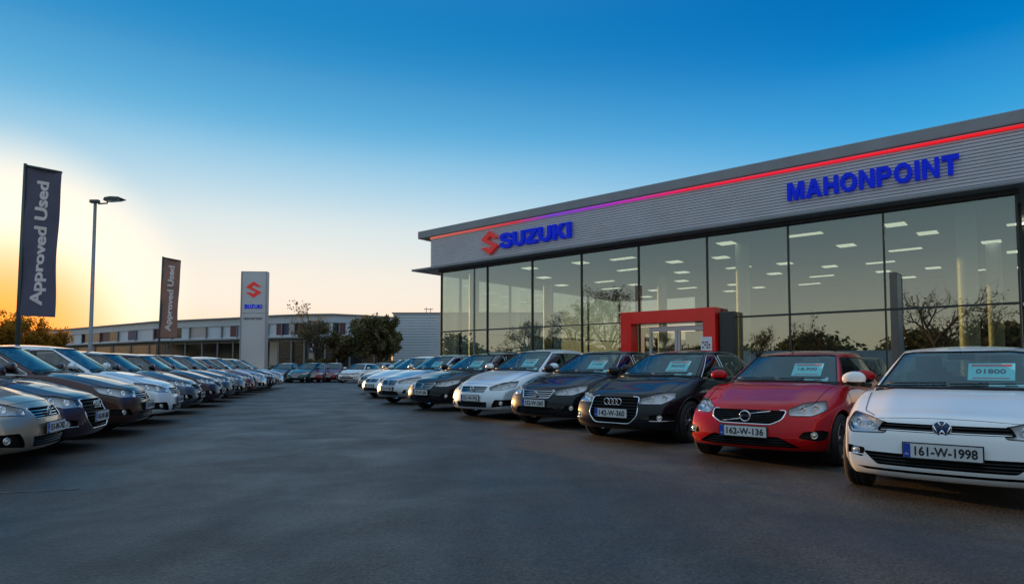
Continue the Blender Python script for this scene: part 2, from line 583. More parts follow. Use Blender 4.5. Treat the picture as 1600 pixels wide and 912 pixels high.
def cut(bm, poly, r, t, filt, reg):
    """score the surface along a 2D outline seen along r x t and mark the faces inside it"""
    r = Vector(r).normalized(); t = Vector(t).normalized()
    p = r.cross(t)
    xs = [q[0] for q in poly]; ys = [q[1] for q in poly]
    x0, x1, y0, y1 = min(xs) - .02, max(xs) + .02, min(ys) - .02, max(ys) + .02
    lay = bm.faces.layers.int['reg']
    fs = []
    for f in bm.faces:
        if f[lay] != 0: continue
        if not filt(f.calc_center_median(), f.normal): continue
        a = [v.co.dot(r) for v in f.verts]; b = [v.co.dot(t) for v in f.verts]
        if max(a) < x0 or min(a) > x1 or max(b) < y0 or min(b) > y1: continue
        fs.append(f)
    geom = set(fs)
    for f in fs:
        geom.update(f.edges); geom.update(f.verts)
    geom = list(geom)
    n = len(poly)
    for i in range(n):
        a = Vector(poly[i]); b = Vector(poly[(i + 1) % n])
        e = b - a
        if e.length < 1e-4: continue
        d3 = r * e.x + t * e.y
        no = d3.cross(p).normalized()
        co = r * a.x + t * a.y
        ret = bmesh.ops.bisect_plane(bm, geom=geom, plane_co=co, plane_no=no, dist=1e-5)
        geom = ret['geom']
    res = []
    for f in geom:
        if isinstance(f, bmesh.types.BMFace) and f.is_valid and f[lay] == 0:
            c = f.calc_center_median()
            if inpoly(c.dot(r), c.dot(t), poly):
                f[lay] = reg
                res.append(f)
    return res


def grab(bm, faces, off=0.0):
    """patch (verts, normals, faces, boundary loops) copied out of the surface"""
    lay = bm.verts.layers.float_vector['nrm']
    idx = {}
    vs = []; ns = []; fl = []
    for f in faces:
        row = []
        for v in f.verts:
            if v not in idx:
                idx[v] = len(vs)
                n = Vector(v[lay]).normalized()
                vs.append(v.co + n * off)
                ns.append(n)
            row.append(idx[v])
        fl.append(row)
    fset = set(faces)
    be = []
    for f in faces:
        for l in f.loops:
            if sum(1 for g in l.edge.link_faces if g in fset) == 1:
                be.append((idx[l.vert], idx[l.link_loop_next.vert]))
    nxt = dict(be)
    loops = []
    while nxt:
        s, e = next(iter(nxt.items()))
        lp = [s]
        del nxt[s]
        while e != s and e in nxt:
            lp.append(e)
            e2 = nxt.pop(e)
            e = e2
        if len(lp) > 5: loops.append(lp)
    return vs, ns, fl, be, loops


def thin(pts, step):
    out = [pts[0]]
    for p in pts[1:]:
        if (p - out[-1]).length > step: out.append(p)
    return out


def patch_mesh(name, patch, mats, off=0.0):
    vs, ns, fl, be, loops = patch
    mb = MB()
    mb.add([v + n * off for v, n in zip(vs, ns)], fl, 0, True)
    mb.n = [tuple(n) for n in ns]
    return mb.mesh(name, mats)


def recess_mesh(name, patch, push, mats, shrink=1.0):
    """the patch pushed in along a vector, with walls back to the outline"""
    vs, ns, fl, be, loops = patch
    mb = MB()
    push = Vector(push)
    cen = sum(vs, Vector()) / len(vs)
    back = [cen + (v - cen) * shrink + push for v in vs]
    mb.add(back, fl, 0, False)
    mb.add(list(vs) + back, [(a, b, b + len(vs), a + len(vs)) for a, b in be], 1 if len(mats) > 1 else 0, False)
    return mb.mesh(name, mats)


# ------------------------------------------------------------------ wheels (shared by every car)
def wheel_meshes():
    r = 0.315
    t = MB()
    t.lathe([(0.215, -0.095), (0.25, -0.105), (0.29, -0.104), (0.308, -0.088), (r, -0.06), (r, -0.03), (r - .006, -0.026), (r - .006, -0.018),
             (r, -0.014), (r, 0.014), (r - .006, 0.018), (r - .006, 0.026), (r, 0.03), (r, 0.06), (0.308, 0.088), (0.29, 0.104), (0.25, 0.105), (0.215, 0.095)], 36)
    tyre = t.mesh('tyre', M['rubber'])
    m = MB()
    m.lathe([(0.219, 0.098), (0.225, 0.101), (0.214, 0.09), (0.206, 0.05), (0.2, -0.09)], 32)
    ns = 5
    for k in range(ns):
        for dd in (-0.17, 0.17):
            a = 2 * math.pi * k / ns + dd
            a2 = 2 * math.pi * k / ns + dd * 0.55
            ci, si = math.cos(a2), math.sin(a2)
            co, s_ = math.cos(a), math.sin(a)
            def pt(rad, c, s, off, y): return (rad * c - off * s, y, rad * s + off * c)
            wi, wo = 0.018, 0.017
            vs = [pt(.03, ci, si, -wi, .062), pt(.03, ci, si, wi, .062), pt(.21, co, s_, wo, .085), pt(.21, co, s_, -wo, .085),
                  pt(.03, ci, si, -wi, .02), pt(.03, ci, si, wi, .02), pt(.21, co, s_, wo, .045), pt(.21, co, s_, -wo, .045)]
            m.add(vs, [(0, 1, 2, 3), (4, 7, 6, 5), (0, 4, 5, 1), (1, 5, 6, 2), (2, 6, 7, 3), (3, 7, 4, 0)], 0)
    m.lathe([(0.0, 0.078), (0.03, 0.076), (0.045, 0.068), (0.05, 0.02)], 20)
    m.lathe([(0.0, 0.0), (0.15, 0.0), (0.15, -0.02)], 28, 1)
    rim = m.mesh('rim', [M['rim_metal'], M['housing']])
    return tyre, rim


TYRE, RIM = wheel_meshes()


def ring_pts(cx, cy, r, n=28, rx=None):
    return [(cx + (rx or r) * math.cos(2 * math.pi * k / n), cy + r * math.sin(2 * math.pi * k / n)) for k in range(n)]


# ------------------------------------------------------------------ the car
def make_car(name, sp, paint_m):
    L, W, H = sp['L'], sp['W'], sp['H']
    xf = L / 2
    wb_f, wb_r = sp.get('axf', xf - 0.86), sp.get('axr', xf - 0.86 - 2.62)
    tx, tz = zip(*sp['top'])
    bow = sp.get('bow', 0.30)
    fx, fz = zip(*sp.get('nose', [(0, .09), (.1, .03), (.3, 0), (.55, .02), (.8, .07), (1, .17)]))
    saloon = sp.get('saloon', False)

    def body(u, v, w_):
        x0 = -xf + L * u
        zt = interp(x0, tx, tz)
        zb = interp(x0, [-xf, -xf + .5, 0, xf - .5, xf], [.30, .19, .17, .18, .21])
        z = lerp(zb, zt, w_)
        wf = interp(u, [0, .04, .12, .3, .5, .8, .9, .96, 1], [.80, .89, .96, .995, 1, .985, .95, .90, .84])
        wz = interp(w_, [0, .12, .3, .5, .68, .8, .93, 1], [.93, .975, .995, .99, 1.0, .985, .945, .90])
        # swelling round the wheels
        for ax in (wb_f, wb_r):
            wz += 0.022 * math.exp(-((x0 - ax) / .33) ** 2) * (1 if .3 < w_ < .8 else .4)
        y = v * W * wf * wz
        z -= 0.055 * v * v * (w_ ** 3) * interp(u, [0, .5, 1], [1, .4, 1.25])
        if w_ > .99 and u > .7:      # bonnet creases
            z += sp.get('crease', .016) * math.exp(-((abs(v) - .62) / .13) ** 2)
        tt = abs(y) / W
        sf = clamp((u - .60) / .40) ** 2
        x = x0 - sf * (bow * tt ** 2.6 + interp(w_, fx, fz))
        sr = clamp((.30 - u) / .30) ** 2
        x += sr * (.20 * tt ** 2.6 + interp(w_, [0, .2, .45, .75, 1], [.12, .03, .02, .07, .12]))
        return (x, y, z)

    U = [0, .012, .04, .08, .13, .19, .25, .32, .39, .46, .53, .60, .66, .72, .78, .83, .875, .91, .94, .965, .985, 1]
    V = [-1, -.955, -.86, -.74, -.62, -.45, -.25, 0, .25, .45, .62, .74, .86, .955, 1]
    Wl = [0, .05, .16, .28, .40, .52, .64, .75, .86, .95, 1]
    bl = lattice(body, U, V, Wl)
    bvh = BVHTree.FromBMesh(bl)

    def front(y, z, off=0.0):
        h = bvh.ray_cast(Vector((6, y, z)), Vector((-1, 0, 0)))
        return (h[0] + Vector((off, 0, 0))) if h[0] is not None else Vector((xf, y, z))

    def side(x, z, s, off=0.0):
        h = bvh.ray_cast(Vector((x, 6 * s, z)), Vector((0, -s, 0)))
        return (h[0] + Vector((0, off * s, 0))) if h[0] is not None else None

    def top(x, y, off=0.0):
        h = bvh.ray_cast(Vector((x, y, 6)), Vector((0, 0, -1)))
        return (h[0] + Vector((0, 0, off))) if h[0] is not None else None

    # greenhouse
    xA0, xA1, xC0, xC1 = sp['A0'], sp['A1'], sp['C0'], sp['C1']
    Wb, Wr = W * .905, W * .655
    Z0 = .82

    def gh(u, v, w_):
        a = lerp(xA0, xA1, w_ ** .93)
        c = lerp(xC0, xC1, w_ ** .85)
        x = lerp(c, a, u)
        zr = H - interp(u, [0, .15, .35, .55, .8, 1], sp.get('arch', [.085, .045, .01, 0, .02, .065]))
        z = lerp(Z0, zr, w_) - .04 * v * v * w_ ** 2
        y = v * lerp(Wb, Wr, w_ ** 1.35) * interp(u, [0, .2, .5, .8, 1], [.86, .95, 1, .985, .94])
        x += .13 * (1 - v * v) * clamp((u - .7) / .3) ** 1.5 - .08 * (1 - v * v) * clamp((.3 - u) / .3) ** 1.5
        return (x, y, z)

    gU = [0, .03, .09, .17, .27, .38, .5, .62, .73, .83, .91, .97, 1]
    gV = [-1, -.94, -.8, -.55, -.28, 0, .28, .55, .8, .94, 1]
    gW = [0, .12, .3, .5, .7, .86, .96, 1]
    gb = lattice(gh, gU, gV, gW)
    gbvh = BVHTree.FromBMesh(gb)

    root = empty(name)
    parts = {}

    # ---- openings in the lower body
    k = 1
    arches = []
    for ax in (wb_f, wb_r):
        for s in (-1, 1):
            pl = [(ax + .365 * math.cos(a), .315 + .365 * math.sin(a)) for a in [R(-25 + 230 * q / 18) for q in range(19)]]
            pl = [(ax + .365, .05)] + [p for p in pl if p[1] > .12] + [(ax - .365, .05)]
            k += 1
            arches.append(cut(bl, pl, (1, 0, 0), (0, 0, 1), lambda c, n, s=s: c.y * s > .45 and abs(n.z) < .9 or (c.y * s > .55 and c.z < .3), k))
    # roof hole beneath the greenhouse
    cutdeck = cut(bl, [(xA0 - .16, -Wb + .10), (xA0 - .16, Wb - .10), (xC0 + .16, Wb - .10), (xC0 + .16, -Wb + .10)], (1, 0, 0), (0, 1, 0),
                  lambda c, n: n.z > .5 and c.z > .6, 90)

    holes = list(cutdeck)
    arch_patches = []
    for a in arches:
        arch_patches.append(grab(bl, a))
        holes += a

    # ---- grille and lower intakes
    trims = MB()          # bright outlines
    def fcut(poly, rad=.02, n=3):
        nonlocal k
        k += 1
        pl = roundpoly(poly, rad, n) if rad > 0 else poly
        fs = cut(bl, pl, (0, 1, 0), (0, 0, 1), lambda c, nn: c.x > xf - .75 and nn.x > .05, k)
        return fs, grab(bl, fs), pl

    def outline(mb, pl, rad, mi=0, off=.0, n=6):
        pts = [front(y, z, off) for y, z in pl]
        mb.tube(pts, rad, n, True, mi)

    for gi, g in enumerate(sp['grilles']):
        fs, pt, pl = fcut(g['poly'], g.get('rad', .03))
        if not fs: continue
        holes += fs
        go = link(g.get('name', 'grille'), recess_mesh('grille', pt, (-.07, 0, 0), [M['grille_black']], 1.0), root)
        sl = MB()
        zs = [p[1] for p in pl]
        for zz in np.arange(min(zs) + g.get('gap', .03) * .8, max(zs) - .005, g.get('gap', .03)):
            xsec = []
            for i in range(len(pl)):
                a, b = pl[i], pl[(i + 1) % len(pl)]
                if (a[1] > zz) != (b[1] > zz):
                    xsec.append(a[0] + (b[0] - a[0]) * (zz - a[1]) / (b[1] - a[1]))
            xsec.sort()
            for q in range(0, len(xsec) - 1, 2):
                pts = [front(lerp(xsec[q], xsec[q + 1], i / 12), zz, -.028) for i in range(13)]
                hh = g.get('slat', .008)
                vs = []; fcs = []
                for i, p in enumerate(pts):
                    vs += [p + Vector((.012, 0, hh / 2)), p + Vector((.018, 0, -hh / 2)), p + Vector((-.02, 0, -hh / 2)), p + Vector((-.02, 0, hh / 2))]
                for i in range(12):
                    for e in range(4):
                        fcs.append((i * 4 + e, i * 4 + (e + 1) % 4, i * 4 + 4 + (e + 1) % 4, i * 4 + 4 + e))
                sl.add(vs, fcs, 0)
        if g.get('vert'):
            for yy in np.arange(-.6, .61, g['vert']):
                zin = []
                for i in range(len(pl)):
                    a, b = pl[i], pl[(i + 1) % len(pl)]
                    if (a[0] > yy) != (b[0] > yy):
                        zin.append(a[1] + (b[1] - a[1]) * (yy - a[0]) / (b[0] - a[0]))
                if len(zin) == 2:
                    zin.sort()
                    p0, p1 = front(yy, zin[0] + .003, -.035), front(yy, zin[1] - .003, -.035)
                    sl.tube([p0, (p0 + p1) / 2, p1], .004, 4)
        if sl.f:
            sl.build('slats', M['chrome'] if g.get('chrome_slats') else M['black_trim'], go)
        if g.get('ring'):
            rg = MB()
            outline(rg, pl, g['ring'])
            rg.build('surround', M['chrome'], go)
        if g.get('bar'):
            z_, y0, y1 = g['bar']
            rg = MB()
            rg.tube([front(lerp(y0, y1, i / 14), z_, -.002) for i in range(15)], .007, 6)
            rg.build('chrome_strip', M['chrome'], go)

    # ---- headlights
    al = R(36)
    for s in (-1, 1):
        rv = Vector((-math.sin(al), s * math.cos(al), 0))
        tv = Vector((0, 0, 1))
        pl = [(Vector((xf + q[0], s * q[1], q[2])).dot(rv), q[2]) for q in sp['head']]
        pl = roundpoly(pl, .018, 3)
        k += 1
        r_ = rv if s > 0 else rv
        fs = cut(bl, pl, r_, tv, lambda c, n, s=s: c.y * s > .2 and c.x > xf - .95 and (n.x > .1 or n.y * s > .5) and n.x + n.y * s > .2, k)
        if not fs: continue
        pt = grab(bl, fs)
        holes += fs
        vs, ns, fl, be, loops = pt
        nn = sum(ns, Vector()).normalized()
        dirv = Vector((math.cos(R(20)), s * math.sin(R(20)), 0))
        hl = link('headlight', recess_mesh('headlight', pt, -dirv * .075 - Vector((0, 0, .004)), [M['housing'], M['chrome']], .93), root)
        link('lens', patch_mesh('lens', pt, M['lens'], -.002), hl)
        # lamp bowls inside
        aa = [v.dot(rv) for v in vs]
        a0, a1 = min(aa), max(aa)
        bw = MB()
        for fr_, rad in ((.33, .042), (.66, .046)):
            sel = [v for v in vs if abs(v.dot(rv) - lerp(a0, a1, fr_)) < .03]
            if not sel: continue
            zc = (max(v.z for v in sel) + min(v.z for v in sel)) / 2
            hh = (max(v.z for v in sel) - min(v.z for v in sel)) / 2
            rad = min(rad, hh * .86)
            c = sum(sel, Vector()) / len(sel)
            c = Vector((c.x, c.y, zc)) - dirv * .06
            q = dirv.to_track_quat('X', 'Z').to_matrix().to_4x4()
            bw.lathe([(0, -.015), (rad * .45, -.008), (rad * .5, .012), (rad * .62, .014), (rad * .9, .035), (rad, .042), (rad, .02)], 20, 0, Matrix.Translation(c) @ q, 'x')
            bw.lathe([(0, .028), (rad * .25, .024), (rad * .42, .008)], 16, 1, Matrix.Translation(c) @ q, 'x')
        lo = [v for v in vs]
        # light strip along the lower edge
        strip = []
        for fr_ in np.linspace(.06, .94, 12):
            sel = [v for v in vs if abs(v.dot(rv) - lerp(a0, a1, fr_)) < .025]
            if sel:
                m_ = min(sel, key=lambda v: v.z)
                strip.append(m_ - dirv * .02 + Vector((0, 0, .012)))
        if len(strip) > 3: bw.tube(strip, .006, 5, False, 1)
        bw.build('lamp_bowl', [M['bulb_glass'], M['chrome']], hl)
        tb = MB()
        if loops:
            lp = max(loops, key=len)
            tb.tube(thin([vs[i] for i in lp], .012), .0045, 5, True)
            tb.build('headlight_rim', M['black_trim'], hl)

    # ---- fog lights: dark pocket with a small lamp
    for s in (-1, 1):
        if 'fog' not in sp: break
        poly = [(s * y, z) for y, z in sp['fog']]
        if s < 0: poly = poly[::-1]
        fs, pt, pl = fcut(poly, .02)
        if not fs: continue
        holes += fs
        fo = link('fog_light', recess_mesh('fog_light', pt, (-.045, -.02 * s, 0), [M['grille_black']], .97), root)
        cy = sum(p[0] for p in pl) / len(pl); cz = sum(p[1] for p in pl) / len(pl)
        c = front(cy, cz, -.03)
        lb = MB()
        lb.lathe([(0, .012), (.018, .01), (.032, .0), (.038, .014), (.042, .0)], 18, 0, Matrix.Translation(c) @ Matrix.Rotation(R(25) * s, 4, 'Z'), 'x')
        if sp.get('fogbar'):
            zz = min(p[1] for p in pl) + .018
            ys = sorted([p[0] for p in pl])
            lb.tube([front(lerp(ys[0], ys[-1], i / 6), zz, .0) for i in range(7)], .006, 5, False, 0)
        lb.build('lamp', [M['bulb_glass']], fo)

    # ---- tail lights
    for s in (-1, 1):
        rv = Vector((-math.sin(R(-40)), s * math.cos(R(-40)), 0))
        q3 = [(-xf + .45, s * W * .9, .84), (-xf + .45, s * W * .9, .70), (-xf + .05, s * .52, .72), (-xf + .05, s * .52, .86)]
        pl = roundpoly([(Vector(q).dot(rv), q[2]) for q in q3], .03, 2)
        k += 1
        fs = cut(bl, pl, rv, (0, 0, 1), lambda c, n, s=s: c.y * s > .3 and c.x < -xf + .8 and abs(n.z) < .8, k)
        if fs:
            pt = grab(bl, fs)
            holes += fs
            link('tail_light', patch_mesh('tail_light', pt, M['tail_red'], .002), root)

    # ---- dark valance along the bottom of the bumper
    valance = []
    if sp.get('valance'):
        k += 1
        vz = sp['valance']
        valance = cut(bl, [(-1.2, .10), (1.2, .10), (1.2, vz), (-1.2, vz)], (0, 1, 0), (0, 0, 1), lambda c, n: c.x > xf - .5 and c.z < vz + .05, k)

    # ---- greenhouse windows
    def ghw(z, u=.9):
        w_ = clamp((z - Z0) / (H - .06 - Z0))
        return lerp(Wb, Wr, w_ ** 1.35) * .955
    zc = sp['zcowl']
    ztop = H - .085
    poly = [(-ghw(zc) + .035, zc - .03), (ghw(zc) - .035, zc - .03), (ghw(ztop) - .045, ztop), (-ghw(ztop) + .045, ztop)]
    poly = roundpoly(poly, .05, 3)
    xmid = (xA0 + xC1) / 2
    ws = cut(gb, poly, (0, 1, 0), (0, 0, 1), lambda c, n: n.x > .15 and c.x > xmid, 101)
    rpoly = [(-ghw(1.0) + .09, sp.get('rz', 1.02)), (ghw(1.0) - .09, sp.get('rz', 1.02)), (ghw(ztop) - .08, ztop - .01), (-ghw(ztop) + .08, ztop - .01)]
    rw = cut(gb, roundpoly(rpoly, .05, 3), (0, 1, 0), (0, 0, 1), lambda c, n: n.x < -.15 and c.x < xmid, 102)
    ga = gb
    def xa(z): return lerp(xA0, xA1, clamp((z - Z0) / (H - .06 - Z0)) ** .93)
    def xc(z): return lerp(xC0, xC1, clamp((z - Z0) / (H - .06 - Z0)) ** .85)
    zb_, zt_ = sp.get('belt', .965), H - .115
    bp = sp.get('bp', .0)
    sw = []
    wins = []
    for s in (-1, 1):
        f = lambda c, n, s=s: n.y * s > .3
        w1 = [(bp + .04, zb_), (xa(zb_) - .10, zb_ - .005), (xa(zt_) - .10, zt_), (bp + .04, zt_ + .005)]
        rr = sp.get('qz', zb_ + .04)
        w2 = [(bp - .04, zb_), (bp - .04, zt_ + .005), (xc(zt_) + .16, zt_ - .012), (xc(rr) + sp.get('qx', .22), rr + .015), (xc(zb_) + sp.get('qx', .22) + .06, zb_ + .008)]
        a = cut(gb, roundpoly(w1, .035, 3), (1, 0, 0), (0, 0, 1), f, 110 + s)
        b = cut(gb, roundpoly(w2, .035, 3), (1, 0, 0), (0, 0, 1), f, 120 + s)
        wins += [a, b]
        pz = [(bp - .04, zb_), (bp + .04, zb_), (bp + .04, zt_ + .005), (bp - .04, zt_ + .005)]
        sw += cut(gb, pz, (1, 0, 0), (0, 0, 1), f, 130 + s)
    gh_holes = []
    seal = MB(); sealc = MB()
    if ws:
        pt = grab(gb, ws)
        o = link('windscreen', patch_mesh('windscreen', pt, M['car_glass'], -.004), root)
        for lp in pt[4]: seal.tube(thin([pt[0][i] for i in lp], .02), .009, 5, True)
        seal.build('seal', M['black_trim'], o)
        gh_holes += ws
    if rw:
        pt = grab(gb, rw)
        link('rear_window', patch_mesh('rear_window', pt, M['side_glass'], -.004), root)
        gh_holes += rw
    for fsw in wins:
        if not fsw: continue
        pt = grab(gb, fsw)
        o = link('side_window', patch_mesh('side_window', pt, M['side_glass'], -.004), root)
        sealc = MB()
        for lp in pt[4]: sealc.tube(thin([pt[0][i] for i in lp], .02), .007, 5, True)
        sealc.build('seal', M['chrome'] if sp.get('chrome_windows') else M['black_trim'], o)
        gh_holes += fsw

    # ---- body mesh
    mb = MB()
    nr = []
    def take(bm, holes, blackset):
        hs = set(holes)
        lay = bm.verts.layers.float_vector['nrm']
        base = len(mb.v)
        bm.verts.index_update()
        vs = [v.co.copy() for v in bm.verts]
        nr.extend([tuple(Vector(v[lay]).normalized()) for v in bm.verts])
        keep = [f for f in bm.faces if f not in hs]
        a = [f for f in keep if f not in blackset]; b = [f for f in keep if f in blackset]
        mb.add(vs, [[v.index for v in f.verts] for f in a], 0, True)
        if b:
            mb.f += [tuple(base + v.index for v in f.verts) for f in b]
            mb.m += [1] * len(b); mb.sm += [True] * len(b)
    take(bl, holes, set(valance))
    take(gb, gh_holes, set(sw))
    mb.n = nr
    bo = mb.build('body', [paint_m, M['black_gloss']], root)
    bo['paint'] = 1
    # wheel arch lips and liners
    for (vs, ns, fl, be, loops), (ax, s) in zip(arch_patches, [(a, s_) for a in (wb_f, wb_r) for s_ in (-1, 1)]):
        lip = MB()
        if loops:
            lp = max(loops, key=len)
            pts = [vs[i] for i in lp if vs[i].z > .2]
            # keep arc order
            pts = sorted(pts, key=lambda p: math.atan2(p.z - .2, p.x - ax))
            pts = thin(pts, .02)
            lip.tube(pts, .011, 6, False)
            o = lip.build('wheel_arch', [paint_m], root)
            o['paint'] = 1
        ln = MB()
        n = 18
        vv = []; ff = []
        for q in range(n + 1):
            a = R(-20 + 220 * q / n)
            for yy in (W * .93, .5):
                vv.append((ax + .372 * math.cos(a), s * yy, .315 + .372 * math.sin(a)))
        for q in range(n):
            ff.append((2 * q, 2 * q + 1, 2 * q + 3, 2 * q + 2))
        c0 = len(vv)
        ff.append(tuple(2 * q + 1 for q in range(n + 1)))
        ln.add(vv, ff, 0, False)
        ln.build('wheel_well', M['interior'], root)
    bl_ref = (bvh, gbvh)

    # ---- panel gaps
    gp = MB()
    for s in (-1, 1):
        for xd, lean in ((bp, 0.02), (wb_f - .42, -.03), (wb_r + .30, .12)):
            pts = [side(xd + lean * (z - .5) + (.18 * max(0, .62 - z) if xd < -.6 else 0), z, s, .0005) for z in np.linspace(.25, zb_ - .07, 14)]
            pts = [p for p in pts if p is not None]
            gp.tube(pts, .003, 4)
        pts = [side(x, .25, s, .0) for x in np.linspace(wb_r + .42, wb_f - .42, 12)]
        gp.tube([p for p in pts if p is not None], .003, 4)
        # bonnet shut line
        pts = [top(x, s * interp(x, [xA0 - .1, xf - .5, xf - .28], [W * .80, W * .74, W * .60]), .001) for x in np.linspace(xA0 - .05, xf - .30, 14)]
        gp.tube([p for p in pts if p is not None], .0035, 4)
    yy = np.linspace(-W * .60, W * .60, 16)
    zline = sp.get('hoodz')
    if zline:
        gp.tube([front(y, zline + .03 * (1 - (y / .6) ** 2) - .015, .0) for y in yy], .0035, 4)
    gp.build('panel_gap', M['grille_black'], root)
    # cowl and wipers
    cw = MB()
    pts = []
    for y in np.linspace(-W * .72, W * .72, 13):
        xx = xa(zc) + .12 * (1 - (y / Wb) ** 2) + .03
        p = top(xx, y, .004)
        if p: pts.append(p)
    cw.tube(pts, .022, 6)
    for y0, y1 in ((-.05, .55), (-.62, -.08)):
        pts = []
        for i in range(6):
            y = lerp(y0, y1, i / 5)
            z = zc + .035 + .012 * i / 5
            h = gbvh.ray_cast(Vector((6, y, z)), Vector((-1, 0, 0)))
            if h[0]: pts.append(h[0] + Vector((.016, 0, .004)))
        if len(pts) > 2: cw.tube(pts, .007, 5)
    cw.build('wiper', M['black_trim'], root)

    # ---- number plate
    pz = sp['plate_z']; py = sp.get('plate_y', 0)
    px = max(front(py + q, pz + e, 0).x for q in (-.2, 0, .2) for e in (-.04, .04)) + .012
    pw, ph = sp.get('plate_w', .54), sp.get('plate_h', .115)
    pm = MB()
    XF = Matrix.Translation((px, py, pz)) @ Matrix.Rotation(R(90), 4, 'Z')
    pm.box((0, .002, 0), (pw + .02, .012, ph + .02), 2, XF)
    pm.box((0, -.006, 0), (pw, .006, ph), 0, XF)
    pm.box((-pw / 2 + .027, -.009, 0), (.052, .004, ph - .002), 1, XF)
    fit_text(pm, sp.get('plate', '152-W-260'), pw * .80, ph * .66, .004, XF @ Matrix.Translation((.028, -.0105, 0)), 2, .012, 1.0, .035)
    fit_text(pm, 'IRL', .03, .016, .002, XF @ Matrix.Translation((-pw / 2 + .027, -.012, -ph * .25)), 0, .01)
    pm.build('number_plate', [M['plate_white'], M['plate_blue'], M['plate_black']], root)

    # ---- emblem
    em = MB()
    ek, ez, er = sp['emblem']
    ex = front(0, ez, sp.get('emblem_off', .01)).x
    E = Matrix.Translation((ex, 0, ez)) @ Matrix.Rotation(R(90), 4, 'Z')     # emblem plane xz, facing -y -> +x
    def rg(cx, cz, r_, t, mi=0): em.tube([(cx + r_ * math.cos(a), 0, cz + r_ * math.sin(a)) for a in np.linspace(0, 2 * math.pi, 33)[:-1]], t, 6, True, mi, E)
    def br(a, b, t, mi=0): em.tube([(a[0], -.002, a[1]), (b[0], -.002, b[1])], t, 6, False, mi, E)
    if ek == 'vw':
        em.lathe([(0, -.004), (er, -.004), (er, .008)], 28, 1, E)
        rg(0, 0, er * .97, .006)
        t = .0068
        br((-er * .38, er * .88), (0, er * .16), t); br((er * .38, er * .88), (0, er * .16), t)
        br((-er * .88, er * .36), (-er * .40, -er * .82), t); br((er * .88, er * .36), (er * .40, -er * .82), t)
        br((-er * .40, -er * .82), (0, -er * .12), t); br((er * .40, -er * .82), (0, -er * .12), t)
    elif ek == 'ringbar':
        rg(0, 0, er, .009)
        br((-er * .9, 0), (er * .9, 0), .007, 1)
        dz = sp.get('diag', .10); dy = sp.get('diagy', .25)
        em.tube([(er * .8, 0, er * .5), (dy, .02, dz)], .007, 5, False, 0, E)
        em.tube([(-er * .8, 0, -er * .5), (-dy, .02, -dz)], .007, 5, False, 0, E)
    elif ek == 'rings':
        for i in range(4): rg((i - 1.5) * er * 1.42, 0, er, .0065)
    elif ek == 'diamond':
        em.tube([(0, 0, er * 1.25), (er * .8, 0, 0), (0, 0, -er * 1.25), (-er * .8, 0, 0)], .009, 5, True, 0, E)
        rg(0, 0, er * 1.05, .004)
    else:
        rg(0, 0, er, .007)
        br((-er, er * .1), (0, -er * .3), .006); br((er, er * .1), (0, -er * .3), .006)
    em.build('emblem', [M['chrome'], M['badge_blue']], root)

    # ---- mirrors
    for s in (-1, 1):
        mm = MB()
        mz = zc + .075
        mx = xa(zc) - .20
        bm = bmesh.new()
        bmesh.ops.create_cube(bm, size=1)
        me = bpy.data.meshes.new('m'); bm.to_mesh(me); bm.free()
        def f(p):
            x, y, z = p
            return Vector((x * (.11 if z > 0 else .13) * (1 if y * s < 0 else .8) * 1.35 , y * .235, z * .165 * (1.1 if y * s < 0 else .82)))
        vs = [f(v.co) for v in me.vertices]
        fs = [list(p_.vertices) for p_ in me.polygons]
        bpy.data.meshes.remove(me)
        b2 = bmesh.new()
        bv = [b2.verts.new(v) for v in vs]
        for q in fs: b2.faces.new([bv[i] for i in q])
        tm = bpy.data.meshes.new('t'); b2.to_mesh(tm); b2.free()
        to = bpy.data.objects.new('t', tm); C.objects.link(to)
        md = to.modifiers.new('s', 'SUBSURF'); md.levels = 3
        m3 = bpy.data.meshes.new_from_object(to.evaluated_get(bpy.context.evaluated_depsgraph_get()))
        vs = [v.co.copy() for v in m3.vertices]; fs = [list(p_.vertices) for p_ in m3.polygons]
        bpy.data.objects.remove(to); bpy.data.meshes.remove(tm); bpy.data.meshes.remove(m3)
        cc = Vector((mx, s * (W + .075), mz))
        mm.add([v * 1.25 + cc for v in vs], [q for q in fs if sum(vs[i].z for i in q) / len(q) > -.028], 0, True)
        mm.add([v * 1.25 + cc for v in vs], [q for q in fs if sum(vs[i].z for i in q) / len(q) <= -.028], 1, True)
        mm.tube([cc + Vector((0, -s * .03, -.055)), (mx + .02, s * (W - .10), mz - .075)], [.02, .03], 8, False, 1)
        mo = mm.build('wing_mirror', [paint_m, M['black_trim']], root)
        mo['paint'] = 1
        # door handles
        dh = MB()
        for xx in (bp + .16, wb_r + .52):
            p = side(xx, zb_ - .12, s, .016)
            if p: dh.box(p, (.17, .022, .026), 0, None, .009)
        ho = dh.build('door_handle', [M['chrome'] if sp.get('chrome_windows') else paint_m], root)
        if not sp.get('chrome_windows'): ho['paint'] = 1

    # ---- wheels
    for ax in (wb_f, wb_r):
        for s in (-1, 1):
            we = empty('wheel', (ax, s * (W - .115), .313), 0 if s > 0 else math.pi, root)
            link('tyre', TYRE, we)
            link('rim', RIM, we)

    # ---- interior
    it = MB()
    it.box(((xA0 + xC0) / 2, 0, .55), (xA0 - xC0 - .5, W * 1.62, .06))
    it.box(((xA0 + xC0) / 2, W * .83, .72), (xA0 - xC0 - .55, .03, .36))
    it.box(((xA0 + xC0) / 2, -W * .83, .72), (xA0 - xC0 - .55, .03, .36))
    it.box((xA0 - .30, 0, .80), (.06, W * 1.6, .4))
    it.build('cabin_tub', M['interior'], root)
    ds = MB()
    ds.box((xA0 - .42, 0, zc - .10), (.50, W * 1.62, .20), 0, None, .07)
    ds.box((xA0 - .5, -.34, zc + .01), (.22, .34, .06), 0, None, .025)
    ds.build('dashboard', M['interior'], root)
